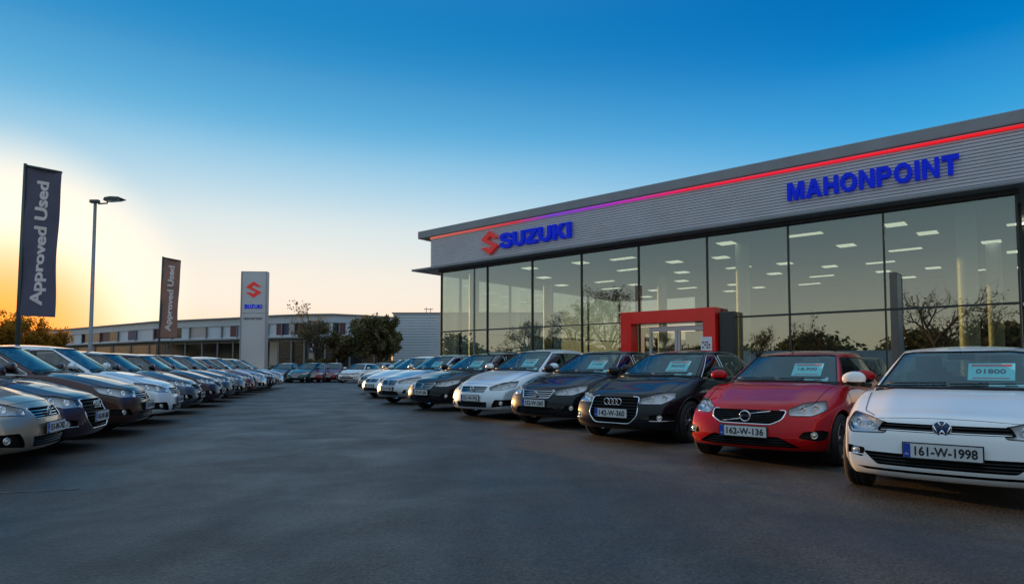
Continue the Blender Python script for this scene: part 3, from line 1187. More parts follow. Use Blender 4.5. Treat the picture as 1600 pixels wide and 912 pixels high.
    stw = MB()
    Q = Matrix.Translation((xA0 - .72, -.36, zc - .04)) @ Matrix.Rotation(R(-25), 4, 'Y')
    stw.tube([(0, .18 * math.cos(a), .18 * math.sin(a)) for a in np.linspace(0, 2 * math.pi, 25)[:-1]], .014, 6, True, 0, Q)
    stw.tube([(0, -.17, 0), (.02, 0, 0), (0, .17, 0)], .018, 6, False, 0, Q)
    stw.tube([(0, 0, -.17), (.02, 0, 0), (.3, 0, -.02)], .02, 6, False, 0, Q)
    stw.build('steering_wheel', M['black_trim'], root)
    for yy in (-.36, .36):
        se = MB()
        xs_ = bp + .02
        se.box((xs_, yy, .84), (.13, .46, .62), 0, Matrix.Translation((xs_, 0, .6)) @ Matrix.Rotation(R(-10), 4, 'Y') @ Matrix.Translation((-xs_, 0, -.6)), .05)
        se.box((xs_ + .26, yy, .57), (.48, .48, .14), 0, None, .05)
        se.box((xs_ - .10, yy, 1.235), (.09, .27, .17), 0, None, .04)
        se.tube([(xs_ - .08, yy - .06, 1.1), (xs_ - .10, yy - .06, 1.2)], .008)
        se.tube([(xs_ - .08, yy + .06, 1.1), (xs_ - .10, yy + .06, 1.2)], .008)
        se.build('seat', M['seat_cloth'], root)
    se = MB()
    xs_ = wb_r + .35
    se.box((xs_, 0, .80), (.16, 1.24, .56), 0, None, .06)
    for yy in (-.4, .4):
        se.box((xs_ - .04, yy, 1.13), (.08, .26, .13), 0, None, .03)
    se.build('rear_bench', M['seat_cloth'], root)
    rv_ = MB()
    zz = ztop - .055
    rv_.box((xa(zz) - .03, 0, zz), (.03, .24, .065), 0, None, .012)
    rv_.tube([(xa(zz) + .0, 0, zz + .02), (xa(zz) - .02, 0, zz + .075)], .01)
    rv_.build('cabin_mirror', M['black_trim'], root)
    bl.free(); gb.free()
    root['xf'] = xf
    root['W'] = W
    # where cards lie behind the windscreen
    h = gbvh.ray_cast(Vector((6, .3, zc + .16)), Vector((-1, 0, 0)))
    root['card'] = (h[0].x if h[0] else xA0 - .3)
    h2 = gbvh.ray_cast(Vector((6, .3, zc + .30)), Vector((-1, 0, 0)))
    root['slope'] = math.atan2((h[0].x - h2[0].x) if h[0] and h2[0] else .2, .14)
    root['zc'] = zc
    return root


HATCH_TOP = [(-2.13, .90), (-1.6, .95), (-.5, .95), (.85, .985), (1.05, .965), (1.45, .895), (1.80, .815), (2.02, .745), (2.13, .70)]
def topof(L, rear=.90, cowl=.985, nose=.70, mid=.95):
    h = L / 2
    return [(-h, rear), (-h + .55, mid), (-.5, mid), (h - 1.25, cowl), (h - 1.05, cowl - .02), (h - .68, cowl - .085), (h - .33, lerp(cowl - .09, nose, .5)), (h - .11, nose + .045), (h, nose)]


CARS = {}
# white hatchback: thin black grille between the lamps, round badge, broad lower intake
CARS['white_hatchback'] = make_car('parked_car', dict(
    L=4.26, W=.90, H=1.44, top=topof(4.26, .92, .99, .735), A0=1.10, A1=.22, C0=-2.02, C1=-1.50, zcowl=.985, bp=-.12, qx=.30,
    nose=[(0, .10), (.08, .03), (.25, 0), (.5, .015), (.8, .05), (1, .13)], bow=.27,
    head=[(-.02, .49, .605), (-.02, .46, .685), (-.14, .70, .735), (-.42, .86, .765), (-.36, .86, .655), (-.18, .74, .59)],
    grilles=[dict(poly=[(-.50, .625), (.50, .625), (.46, .695), (-.46, .695)], rad=.012, gap=.028, slat=.009, bar=(.632, -.47, .47)),
             dict(name='lower_intake', poly=[(-.50, .325), (.50, .325), (.62, .435), (-.62, .435)], rad=.025, gap=.028),
             dict(name='air_slot', poly=[(-.60, .268), (.60, .268), (.68, .292), (-.68, .292)], rad=.006, gap=.5)],
    fog=[(.62, .375), (.77, .40), (.77, .475), (.60, .46)], fogbar=True, valance=.205,
    plate='161-W-1998', plate_z=.475, plate_w=.56, plate_h=.12, emblem=('vw', .665, .068), emblem_off=.02, hoodz=.73), P['white'])

# red hatchback: wide mouth-like grille with ring and diagonal
CARS['red_hatchback'] = make_car('parked_car', dict(
    L=4.38, W=.91, H=1.44, top=topof(4.38, .94, 1.0, .735), A0=1.05, A1=.15, C0=-2.08, C1=-1.42, zcowl=.995, bp=-.16, qx=.34, qz=1.06,
    nose=[(0, .09), (.08, .02), (.25, 0), (.5, .03), (.8, .10), (1, .22)], bow=.33, crease=.02,
    head=[(-.10, .54, .615), (-.10, .56, .69), (-.22, .72, .755), (-.52, .87, .785), (-.46, .87, .68), (-.22, .76, .615)],
    grilles=[dict(poly=[(-.30, .51), (.30, .51), (.42, .57), (.45, .675), (-.45, .675), (-.42, .57)], rad=.04, gap=.022, slat=.005, ring=.009, vert=.04),
             dict(name='lower_intake', poly=[(-.62, .255), (.62, .255), (.40, .375), (-.40, .375)], rad=.03, gap=.03)],
    fog=[(.60, .37), (.80, .33), (.86, .40), (.80, .46), (.64, .44)],
    plate='162-W-136', plate_z=.425, plate_w=.56, plate_h=.12, emblem=('ringbar', .60, .062), diag=.068, diagy=.30, emblem_off=.015, hoodz=None), P['red'])

# black hatchback with deep framed grille and four rings
CARS['black_hatchback'] = make_car('parked_car', dict(
    L=4.34, W=.905, H=1.44, top=topof(4.34, .93, .99, .73), A0=1.05, A1=.15, C0=-2.12, C1=-1.35, zcowl=.985, bp=-.14, qx=.32, chrome_windows=True,
    nose=[(0, .09), (.08, .02), (.25, 0), (.5, .02), (.8, .07), (1, .17)], bow=.30,
    head=[(-.03, .47, .59), (-.03, .49, .665), (-.18, .70, .745), (-.47, .87, .765), (-.40, .87, .665), (-.20, .74, .59)],
    grilles=[dict(poly=[(-.30, .30), (.30, .30), (.42, .42), (.40, .69), (-.40, .69), (-.42, .42)], rad=.05, gap=.045, slat=.006, ring=.010, vert=.10)],
    fog=[(.60, .33), (.82, .36), (.82, .46), (.58, .43)], fogbar=True,
    plate='142-W-360', plate_z=.45, plate_w=.56, plate_h=.125, emblem=('rings', .615, .048), emblem_off=.012, hoodz=.715), P['black'])

# dark hatchback with chrome slats and diamond badge
CARS['slat_saloon'] = make_car('parked_car', dict(
    L=4.55, W=.905, H=1.46, top=topof(4.55, 1.0, 1.0, .745, .97), A0=1.12, A1=.16, C0=-1.92, C1=-1.15, zcowl=.995, bp=-.14, qx=.26, saloon=True, rz=1.06, chrome_windows=True,
    nose=[(0, .09), (.08, .02), (.25, 0), (.5, .02), (.8, .08), (1, .19)], bow=.33, crease=.016,
    head=[(-.06, .45, .60), (-.06, .43, .675), (-.22, .70, .755), (-.54, .88, .79), (-.44, .88, .675), (-.22, .74, .605)],
    grilles=[dict(poly=[(-.30, .545), (.30, .545), (.38, .69), (-.38, .69)], rad=.03, gap=.034, slat=.006, ring=.008, chrome_slats=True),
             dict(name='lower_intake', poly=[(-.48, .27), (.48, .27), (.44, .385), (-.44, .385)], rad=.03, gap=.03)],
    fog=[(.58, .33), (.80, .34), (.82, .43), (.64, .43)], valance=.225,
    plate='152-W-260', plate_z=.46, plate_w=.54, plate_h=.12, emblem=('diamond', .62, .045), emblem_off=.012, hoodz=.73), P['graphite'])

# pale hatchback with big dark corner pockets
CARS['pale_hatchback'] = make_car('parked_car', dict(
    L=4.50, W=.91, H=1.49, top=topof(4.50, .96, 1.01, .745, .97), A0=1.14, A1=.18, C0=-2.10, C1=-1.32, zcowl=1.005, bp=-.12, qx=.30, rz=1.07, belt=.98,
    nose=[(0, .08), (.08, .02), (.25, 0), (.5, .02), (.8, .08), (1, .20)], bow=.34, crease=.016,
    head=[(-.08, .50, .60), (-.08, .48, .665), (-.24, .70, .75), (-.56, .88, .79), (-.46, .88, .68), (-.22, .74, .61)],
    grilles=[dict(poly=[(-.34, .555), (.34, .555), (.38, .675), (-.38, .675)], rad=.03, gap=.030, slat=.006, chrome_slats=True, ring=.006),
             dict(name='lower_intake', poly=[(-.42, .26), (.42, .26), (.44, .37), (-.44, .37)], rad=.02, gap=.028)],
    fog=[(.52, .26), (.82, .30), (.86, .42), (.60, .42)],
    plate='151-W-742', plate_z=.445, plate_w=.52, plate_h=.115, emblem=('wing', .625, .05), emblem_off=.012, hoodz=.725), P['pearl'])


def copy_tree(o, parent=None):
    c = o.copy()
    C.objects.link(c)
    c.parent = parent
    for ch in list(o.children):
        copy_tree(ch, c)
    return c


def set_paint(root, pm):
    for ch in root.children_recursive:
        if ch.get('paint'):
            ch.material_slots[0].link = 'OBJECT'
            ch.material_slots[0].material = pm


used = set()
def place_car(kind, px, d, front_bear, pm, label, group, cat='car', scale=1.0, zs=1.0):
    proto = CARS[kind]
    o = proto if kind not in used else copy_tree(proto)
    used.add(kind)
    fb = R(front_bear)
    fd = Vector((math.sin(fb), math.cos(fb), 0))
    fp = at(px, d)
    o.location = fp - fd * proto['xf'] * scale
    o.rotation_euler = (0, 0, R(90) - fb)
    o.scale = (scale, scale, scale * zs)
    set_paint(o, P[pm])
    tag(o, label, cat, group)
    return o


RG = 'cars parked in front of the showroom'
LG = 'cars parked under the flags'
BG = 'cars parked across the far end of the lot'
right = [
    ('white_hatchback', 1466, 5.45, 220, 'white', 'white hatchback with round badge and plate 161-W-1998, front on', 1.0, 1.0),
    ('red_hatchback', 1158, 7.75, 221, 'red', 'red hatchback with wide oval grille and plate 162-W-136', 1.0, 1.0),
    ('black_hatchback', 953, 10.1, 222, 'black', 'black hatchback with deep chrome framed grille and four linked rings', 1.05, 1.0),
    ('slat_saloon', 833, 12.5, 222, 'graphite', 'black saloon with chrome diamond badge between white and ringed black cars', 1.05, 1.02),
    ('pale_hatchback', 734, 14.5, 222, 'pearl', 'pale silver hatchback with dark corner pockets in its bumper, between two black cars', 1.07, 1.03),
    ('slat_saloon', 657, 17.2, 222, 'black', 'black saloon whose winged plate sits between two silver cars', 1.08, 1.02),
    ('slat_saloon', 604, 20.2, 223, 'silver', 'silver saloon with chrome slatted grille beside the glass corner of the showroom', 1.08, 1.02),
    ('pale_hatchback', 577, 24.0, 224, 'pearl', 'pale hatchback tucked behind the silver saloon at the glass corner', 1.08, 1.0),
    ('slat_saloon', 567, 28.2, 226, 'gold', 'beige saloon last in the row before the showroom corner', 1.08, 1.0),
]
placed = {}
for i, (kd, px, d, fb, pm, lab, sc, zs) in enumerate(right):
    placed[i] = place_car(kd, px, d, fb, pm, lab, RG, 'car', sc, zs)

left = [
    ('slat_saloon', -25, 6.5, 'gold', 'bronze car cut by the frame edge, only its bumper corner showing'),
    ('pale_hatchback', 92, 7.9, 'gold', 'pale bronze hatchback nearest the sun with plain grille, first whole nose in its row'),
    ('black_hatchback', 163, 9.5, 'plum', 'dark grey violet hatchback low between the bronze hatchback and brown saloon'),
    ('slat_saloon', 237, 11.7, 'brown', 'dark brown saloon beside the tall banner, chrome lip on its bumper'),
    ('pale_hatchback', 284, 14.0, 'pearl', 'pale silver hatchback parked between brown saloon and slate hatchback'),
    ('red_hatchback', 319, 16.8, 'slate', 'slate blue hatchback parked beside the pale silver hatchback'),
    ('red_hatchback', 351, 19.6, 'plum', 'dark violet hatchback parked sixth nose along the flag row'),
    ('slat_saloon', 369, 22.3, 'slate', 'blue grey saloon parked seventh nose along the flag row'),
    ('pale_hatchback', 388, 25.0, 'grey', 'mid grey hatchback parked eighth nose along the flag row'),
    ('black_hatchback', 403, 27.7, 'maroon', 'maroon hatchback parked ninth nose along the flag row'),
    ('pale_hatchback', 420, 30.3, 'silver', 'silver hatchback parked tenth nose along the flag row'),
    ('slat_saloon', 434, 32.8, 'plum', 'dark saloon last but one in the row by the totem sign'),
    ('slat_saloon', 446, 35.4, 'silver', 'silver saloon last in the row by the totem sign'),
]
for i, (kd, px, d, pm, lab) in enumerate(left):
    place_car(kd, px, d, 73, P and pm, lab, LG, 'car', 1.06, 1.04 if i > 2 else 1.0)

back = [
    ('slat_saloon', 424, 47, 186, 'slate', 'dark slate saloon half hidden behind the silver car by the totem'),
    ('pale_hatchback', 461, 46.5, 190, 'teal', 'dark green hatchback facing the lane at its far end'),
    ('slat_saloon', 487, 47, 172, 'maroon', 'maroon saloon parked in front of the small blue flag'),
    ('pale_hatchback', 511, 48, 176, 'maroon', 'dark red hatchback beside the white car at the far end'),
    ('white_hatchback', 541, 46, 196, 'white', 'small white car facing the lane at its far end'),
    ('pale_hatchback', 566, 50, 205, 'pearl', 'pale blue hatchback just behind the small white far car'),
    ('pale_hatchback', 590, 56, 210, 'grey', 'grey car seen by its roof behind the pale blue hatchback'),
]
for kd, px, d, fb, pm, lab in back:
    place_car(kd, px, d, fb, pm, lab, BG)

# protos' fresh transforms are needed for the cards below
bpy.context.view_layer.update()

# ------------------------------------------------------------------ price cards behind windscreens
CARD_TXT = {0: '01800', 1: '18,900', 2: 'FINANCE', 3: '17,500', 4: '14,950', 5: '12,950', 6: '9,950'}
CARD_CAR = {0: 'white front hatchback', 1: 'red hatchback', 2: 'ringed black hatchback', 3: 'diamond badged black saloon',
            4: 'pale silver hatchback', 5: 'black saloon between silver cars', 6: 'silver saloon at the glass corner'}
for i in range(7):
    o = placed[i]
    zc = o['zc']; cx = o['card']; sl = o['slope']
    for big in (True, False):
        mb = MB()
        if big:
            XF = Matrix.Rotation(R(90), 4, 'Z')
            mb.box((0, 0, 0), (.38, .004, .26), 0)
            mb.box((0, -.003, .095), (.33, .003, .035), 1)
            mb.box((0, -.003, -.10), (.30, .003, .016), 1)
            fit_text(mb, CARD_TXT[i], .25, .07, .003, Matrix.Translation((0, -.004, .005)), 2, .01, 1.0, .06)
            b = mb.build('price_card', [M['card'], M['card_red'], M['card_ink']])
            loc = Vector((cx - .06, .27, zc + .16))
            tag(b, 'large turquoise price card inside the windscreen of the ' + CARD_CAR[i], 'price card', 'price cards in windscreens')
        else:
            mb.box((0, 0, 0), (.30, .004, .075), 0)
            mb.box((-.02, -.003, .012), (.17, .003, .012), 1)
            mb.box((.03, -.003, -.014), (.10, .003, .012), 1)
            b = mb.build('card_strip', [M['card_white'], M['card_ink']])
            loc = Vector((cx + .03, .40, zc + .03))
            tag(b, 'narrow pale card strip low in the windscreen of the ' + CARD_CAR[i], 'card strip', 'card strips in windscreens')
        b.matrix_world = o.matrix_world @ Matrix.Translation(loc) @ Matrix.Rotation(R(90), 4, 'Z') @ Matrix.Rotation(-sl * .85, 4, 'X')

# ------------------------------------------------------------------ showroom
# local frame: x along the front from the glass corner, y into the building, z up
E_ = Vector((.7615, -.648, 0))
BYAW = math.atan2(E_.y, E_.x)
BO = Vector((-2.94, 26.69, 0))
M['fascia'] = mat('fascia', (0.50, 0.51, 0.57), 0.38, 0.35, noise=0.06, nscale=1.2)
M['roof_edge'] = mat('roof_edge', (0.24, 0.26, 0.29), 0.45, 0.4, noise=0.08, nscale=1.5)
M['soffit'] = mat('soffit', (0.045, 0.047, 0.05), 0.6)
M['soffit_light'] = mat('soffit_light', (0.45, 0.46, 0.47), 0.5)
M['mullion'] = mat('mullion', (0.05, 0.06, 0.065), 0.35, 0.6)
M['shop_glass'] = glass('shop_glass', (0.60, 0.66, 0.62), 0.28, 0.0, (0.74, 0.82, 0.80))
M['side_wall_glass'] = glass('side_wall_glass', (0.92, 0.97, 0.92), 0.04, 0.0, (0.86, 0.95, 0.9))
M['pillar'] = mat('pillar', (0.78, 0.86, 0.88), 0.4)
M['showroom_ceiling'] = mat('showroom_ceiling', (0.16, 0.17, 0.17), 0.8)
M['showroom_wall'] = mat('showroom_wall', (0.16, 0.16, 0.16), 0.8, noise=0.1, nscale=0.6)
M['showroom_floor'] = mat('showroom_floor', (0.16, 0.16, 0.155), 0.2)
M['panel_light'] = mat('panel_light', (0.9, 0.9, 0.85), 0.5, emit=(1.0, 0.93, 0.74), estr=2.0)
M['portal_red'] = mat('portal_red', (0.90, 0.006, 0.006), 0.35, coat=.3, noise=0.05, nscale=1.0)
M['sign_red'] = mat('sign_red', (0.62, 0.03, 0.03), 0.35, emit=(1, .03, .02), estr=.14)
M['sign_blue'] = mat('sign_blue', (0.002, 0.012, 0.42), 0.45, emit=(0, .03, 1), estr=.22, spec=.2)
M['door_metal'] = mat('door_metal', (0.55, 0.56, 0.62), 0.35, 0.8)
M['paper'] = mat('paper', (0.75, 0.77, 0.82), 0.6)
M['desk'] = mat('desk', (0.5, 0.5, 0.48), 0.4)

bld = empty('showroom_building', BO, BYAW)
tag(bld, 'long glass fronted car showroom with ribbed metal fascia and red entrance portal', 'car showroom')
DEP = 16.0
SR = 18.95
MUL = [0, 2.61, 4.86, 7.05, 9.28, 11.60, 13.95, 16.28, SR]
ZG = 5.12
FB, FT = 5.30, 6.62
FO = -.35
XL, XR = -.30, 27.0

# ribbed fascia: a real folded profile
mb = MB()
prof = [(FO, FB)]
nr_ = 16
hr = (FT - FB) / nr_
for i in range(nr_):
    z0 = FB + i * hr
    prof += [(FO, z0 + .002), (FO, z0 + hr * .80), (FO + .045, z0 + hr * .84), (FO + .045, z0 + hr * .97)]
prof.append((FO, FT))
vs = []; fs = []
for xx in (XL, XR):
    for y, z in prof: vs.append((xx, y, z))
n = len(prof)
for i in range(n - 1): fs.append((i, n + i, n + i + 1, i + 1))
mb.add(vs, fs)
vs = []; fs = []
for yy in (0, DEP):
    for y, z in prof: vs.append((XL - (FO - y) * -1 + 0.0, yy + (FO if yy == 0 else 0), z))
for i in range(n - 1): fs.append((i, i + 1, n + i + 1, n + i))
mb.add(vs, fs)
mb.box(((XL + XR) / 2, DEP, (FB + FT) / 2), (XR - XL, .1, FT - FB))
mb.build('fascia', M['fascia'], bld)
mb = MB()
mb.box(((XL + XR) / 2 - .35, (DEP - .6) / 2 + .15, 6.79), (XR - XL + .7 + .3, DEP + .4, .32), 0, None, .03)
mb.build('roof', M['roof_edge'], bld)
mb = MB()
mb.box((XL - .38, DEP / 2, FT - .012), (.70, DEP, .02))
mb.build('roof_soffit', M['soffit_light'], bld)
mb = MB()
mb.box(((XL + XR) / 2 - .45, DEP / 2 - .3, FB - .045), (XR - XL + .95, DEP + .65, .085), 0, None, .02)
mb.build('lower_canopy', M['roof_edge'], bld)
mb = MB()
mb.box(((SR) / 2, -.05, (ZG + FB - .09) / 2), (SR + .1, .16, FB - .09 - ZG))
mb.box((-.03, DEP / 2 + .05, (ZG + FB - .09) / 2), (.14, DEP, FB - .09 - ZG))
mb.build('head_beam', M['soffit'], bld)
# red light strip
m, t, b = new_mat('led_strip')
tc = t.nodes.new('ShaderNodeTexCoord'); sp_ = t.nodes.new('ShaderNodeSeparateXYZ'); cr = t.nodes.new('ShaderNodeValToRGB')
mr = t.nodes.new('ShaderNodeMapRange'); mr.inputs['From Max'].default_value = 20
t.links.new(tc.outputs['Object'], sp_.inputs[0]); t.links.new(sp_.outputs[0], mr.inputs[0]); t.links.new(mr.outputs[0], cr.inputs[0])
e = cr.color_ramp.elements
e[0].position = 0; e[0].color = (.75, .16, .10, 1)
e[1].position = 1; e[1].color = (1, .004, .004, 1)
for p_, c_ in ((.22, (.7, .03, .06, 1)), (.30, (.22, .05, .75, 1)), (.42, (.45, .03, .62, 1)), (.56, (1, .01, .06, 1))):
    q = e.new(p_); q.color = c_
t.links.new(cr.outputs[0], b.inputs['Emission Color']); b.inputs['Emission Strength'].default_value = .8
b.inputs['Base Color'].default_value = (.02, .002, .002, 1)
M['led_strip'] = m
mb = MB()
mb.box(((XL + XR) / 2, FO - .035, FT - .07), (XR - XL, .05, .075), 0, None, .02)
mb.build('light_strip', M['led_strip'], bld)

# glazing
ZT = 2.63
for i in range(len(MUL) - 1):
    x0, x1 = MUL[i], MUL[i + 1]
    for za, zb in ((.12, ZT - .03), (ZT + .03, ZG)):
        if za < 1 and 9.2 < x0 < 11.5: continue
        mb = MB()
        xq = 12.1 if za < 1 and 11.5 < x0 < 11.7 else x0
        mb.box(((xq + x1) / 2, 0, (za + zb) / 2), (x1 - xq - .05, .016, zb - za))
        mb.build('glass_pane', M['shop_glass'], bld)
for yy in (1.1, 4.4, 7.7, 11.0, 14.3):
    for za, zb in ((.12, ZT - .03), (ZT + .03, ZG)):
        for xx in (0, SR):
            mb = MB()
            w0 = 1.05 if yy == 1.1 else 1.62
            mb.box((xx, yy - (0.55 if yy == 1.1 else 1.65), (za + zb) / 2), (.016, w0 * 2 - (.05 if yy != 1.1 else 1.05), zb - za))
            mb.build('glass_pane', M['side_wall_glass'], bld)
for i, x in enumerate(MUL):
    mb = MB()
    mb.box((x, -.0, (ZG + .12) / 2), (.036, .12, ZG - .12), 0, None, .006)
    mb.build('mullion', M['mullion'], bld)
for yy in (1.1, 4.4, 7.7, 11.0, 14.3):
    for xx in (0, SR):
        mb = MB(); mb.box((xx, yy, (ZG + .12) / 2), (.11, .055, ZG - .12)); mb.build('mullion', M['mullion'], bld)
mb = MB()
for x0, x1 in ((.03, 9.25), (11.63, SR - .03)):
    for a in MUL:
        pass
mb.box((SR / 2, -.012, ZT), (SR - .06, .085, .045))
mb.box((0, DEP / 2, ZT), (.08, DEP - .1, .05))
mb.box((SR, DEP / 2, ZT), (.08, DEP - .1, .05))
mb.box((4.6, -.0, .06), (9.3, .14, .118)); mb.box((15.3, -.0, .06), (7.4, .14, .118))
mb.build('transom', M['mullion'], bld)
# interior
mb = MB()
mb.box((SR / 2, DEP / 2, .05), (SR - .2, DEP - .2, .06)); mb.build('showroom_floor', M['showroom_floor'], bld)
mb = MB()
mb.box((SR / 2, DEP / 2, ZG + .04), (SR - .15, DEP - .2, .05)); mb.build('showroom_ceiling', M['showroom_ceiling'], bld)
mb = MB()
mb.box((SR / 2 + 2, DEP - .1, 2.65), (SR - 4, .12, 5.16))
mb.box((12.5, DEP - 3.2, 1.5), (5.5, .12, 2.9)); mb.box((5.0, DEP - 5.5, 1.3), (.12, 4.5, 2.5))
mb.build('back_wall', M['showroom_wall'], bld)
for ix in range(9):
    for iy in range(6):
        mb = MB()
        xx = 1.2 + ix * 2.08 + (iy % 2) * .75; yy = 1.3 + iy * 2.5
        if (ix * 3 + iy * 5) % 4 == 0: continue
        mb.box((xx + ((ix * 7 + iy * 3) % 5) * .12, yy + ((ix * 5 + iy) % 4) * .2, ZG + .006), (.50 if (ix + iy) % 3 else .95, .50 if (ix + iy) % 3 else .30, .02)); mb.build('ceiling_light', M['panel_light'], bld)
for x, y in ((17.95, .50), (11.95, 1.9), (1.0, .9), (1.0, 6), (18.1, 7), (6.5, 7)):
    mb = MB(); mb.lathe([(.21, .08), (.21, ZG)], 24, axis='z'); o = mb.build('pillar', M['pillar'], bld); o.location = (x, y, 0)
for x, y in ((5.0, 4.0), (15.2, 4.6), (9.6, 9.0)):
    mb = MB()
    mb.box((x, y, .80), (1.6, .75, .05)); mb.box((x - .72, y, .42), (.06, .7, .72)); mb.box((x + .72, y, .42), (.06, .7, .72)); mb.box((x, y + .3, .5), (1.4, .03, .5))
    mb.box((x + .2, y, 1.03), (.5, .04, .30)); mb.box((x + .2, y, .86), (.06, .06, .1))
    mb.build('reception_desk', M['desk'], bld)
# rear service wing to the right behind the frame edge
# entrance portal
por = MB()
PO = -.35
pxl, pxr, pzt, pth = 8.87, 12.02, 2.92, .38
por.box((pxl + pth / 2, PO / 2 - .1, pzt / 2), (pth, -PO + .1, pzt), 0, None, .012)
por.box((pxr - pth / 2, PO / 2 - .1, pzt / 2), (pth, -PO + .1, pzt), 0, None, .012)
por.box(((pxl + pxr) / 2, PO / 2 - .1, pzt - pth / 2), (pxr - pxl - 2 * pth, -PO + .1, pth), 0)
po = por.build('entrance_portal', M['portal_red'], bld)
for xx in (pxl + 1.0, pxl + 2.0):
    pj = MB()
    pj.box((xx, PO - .102, pzt - pth / 2), (.008, .008, pth - .02)); pj.build('panel_joint', M['soffit'], po)
for xx in (pxl + pth / 2, pxr - pth / 2):
    pj = MB()
    pj.box((xx, PO - .102, pzt - pth), (pth - .02, .008, .008)); pj.build('panel_joint', M['soffit'], po)
nt_ = MB()
nt_.box((pxr - .27, PO - .16, 1.78), (.34, .012, .56), 0, None, .004)
for r_ in range(3):
    for c_ in range(4):
        if (r_ * 5 + c_ * 3) % 4 != 1:
            nt_.box((pxr - .37 + c_ * .065, PO - .168, 1.90 - r_ * .075), (.045, .004, .05), 1 + (r_ + c_) % 2)
nt_.build('notice', [M['paper'], M['card_ink'], M['card_red']], po)
# door set
dr = MB()
dx0, dx1 = pxl + pth, pxr - pth
for x in (dx0 + .45, (dx0 + dx1) / 2 + .18 - .05, (dx0 + dx1) / 2 + .18 + .05, dx1 - .03):
    dr.box((x, -.03, 1.22), (.075, .08, 2.20))
dr.box(((dx0 + .45 + dx1) / 2, -.035, 2.37), (dx1 - dx0 - .40, .10, .16)); dr.box(((dx0 + .45 + dx1) / 2, -.03, .16), (dx1 - dx0 - .52, .07, .10))
do = dr.build('entrance_door', M['door_metal'], bld)
for xa_, xb_ in ((dx0 + .5, (dx0 + dx1) / 2 + .1), ((dx0 + dx1) / 2 + .26, dx1 - .08)):
    mb = MB(); mb.box(((xa_ + xb_) / 2, -.03, 1.24), (xb_ - xa_, .012, 2.06)); mb.build('door_glass', M['shop_glass'], do)
for a_, b_, c_, d_ in ((dx0 + .02, dx0 + .40, .12, 2.46), (dx0 + .02, dx1, 2.47, ZT)):
    mb = MB(); mb.box(((a_ + b_) / 2, -.01, (c_ + d_) / 2), (b_ - a_, .014, d_ - c_)); mb.build('side_light', M['shop_glass'], do)
mb = MB(); mb.box((SR / 2 + 1.3, 3.2, 1.25), (2.8, .1, 2.4)); mb.build('display_wall', M['showroom_wall'], bld)
mb = MB()
mb.box((12.30, -.20, 1.45), (.44, .30, 2.66), 0, None, .02); mb.build('lobby_side', M['mullion'], bld)

# signs on the fascia
sg = MB()
def fx_(x, z): return Matrix.Translation((x, FO - .07, z))
s_emblem(sg, .90, .92, .10, fx_(3.1, 5.93)); sg.build('emblem', M['sign_red'], bld)
sg = MB()
block_text(sg, 'SUZUKI', 3.24, .54, .10, fx_(5.27, 5.92), 0, .09); sg.build('wordmark', M['sign_blue'], bld)
sg = MB()
block_text(sg, 'MAHONPOINT', 3.86, .47, .10, fx_(16.02, 5.93)); sg.build('lettering', M['sign_blue'], bld)

# ------------------------------------------------------------------ ground
m, t, b = new_mat('asphalt')
tc = t.nodes.new('ShaderNodeTexCoord')
def noise(scale, det=6, rough=.6, dist=0.0):
    n = t.nodes.new('ShaderNodeTexNoise'); n.inputs['Scale'].default_value = scale; n.inputs['Detail'].default_value = det
    n.inputs['Roughness'].default_value = rough; n.inputs['Distortion'].default_value = dist
    t.links.new(tc.outputs['Object'], n.inputs['Vector']); return n
def rng(n, a, b_, c, d):
    q = t.nodes.new('ShaderNodeMapRange'); q.inputs[1].default_value = a; q.inputs[2].default_value = b_; q.inputs[3].default_value = c; q.inputs[4].default_value = d
    t.links.new(n.outputs[0], q.inputs[0]); return q
def mul(a, b_):
    q = t.nodes.new('ShaderNodeMath'); q.operation = 'MULTIPLY'; t.links.new(a.outputs[0], q.inputs[0]); t.links.new(b_.outputs[0], q.inputs[1]); return q
vc = t.nodes.new('ShaderNodeTexVoronoi'); vc.inputs['Scale'].default_value = 75; t.links.new(tc.outputs['Object'], vc.inputs['Vector'])
vs_ = t.nodes.new('ShaderNodeSeparateColor'); t.links.new(vc.outputs['Color'], vs_.inputs[0])
mpn = t.nodes.new('ShaderNodeMapping'); mpn.inputs['Rotation'].default_value = (0, 0, R(-14)); mpn.inputs['Scale'].default_value = (1.1, .10, 1)
t.links.new(tc.outputs['Object'], mpn.inputs['Vector'])
stn = t.nodes.new('ShaderNodeTexNoise'); stn.inputs['Scale'].default_value = 1.6; stn.inputs['Detail'].default_value = 8; t.links.new(mpn.outputs[0], stn.inputs['Vector'])
v = mul(mul(rng(vs_, 0, 1, .55, 1.5), rng(stn, .3, .7, .75, 1.3)), mul(rng(noise(.35, 8, .65, .6), .35, .65, .60, 1.45), rng(noise(2.2, 8, .7, .4), .3, .7, .82, 1.2)))
v = mul(v, rng(noise(30, 6, .85), .3, .7, .50, 1.6))
sc = t.nodes.new('ShaderNodeVectorMath'); sc.operation = 'SCALE'; sc.inputs[0].default_value = (.046, .039, .033)
t.links.new(v.outputs[0], sc.inputs['Scale']); t.links.new(sc.outputs[0], b.inputs['Base Color'])
rr = rng(noise(.8, 6, .6, .5), .3, .7, .45, .75); t.links.new(rr.outputs[0], b.inputs['Roughness'])
b.inputs['Specular IOR Level'].default_value = .55
bp_ = t.nodes.new('ShaderNodeBump'); bp_.inputs['Strength'].default_value = .6; bp_.inputs['Distance'].default_value = .006
vn = t.nodes.new('ShaderNodeTexVoronoi'); vn.inputs['Scale'].default_value = 45; t.links.new(tc.outputs['Object'], vn.inputs['Vector'])
t.links.new(vn.outputs['Distance'], bp_.inputs['Height']); t.links.new(bp_.outputs[0], b.inputs['Normal'])
M['asphalt'] = m
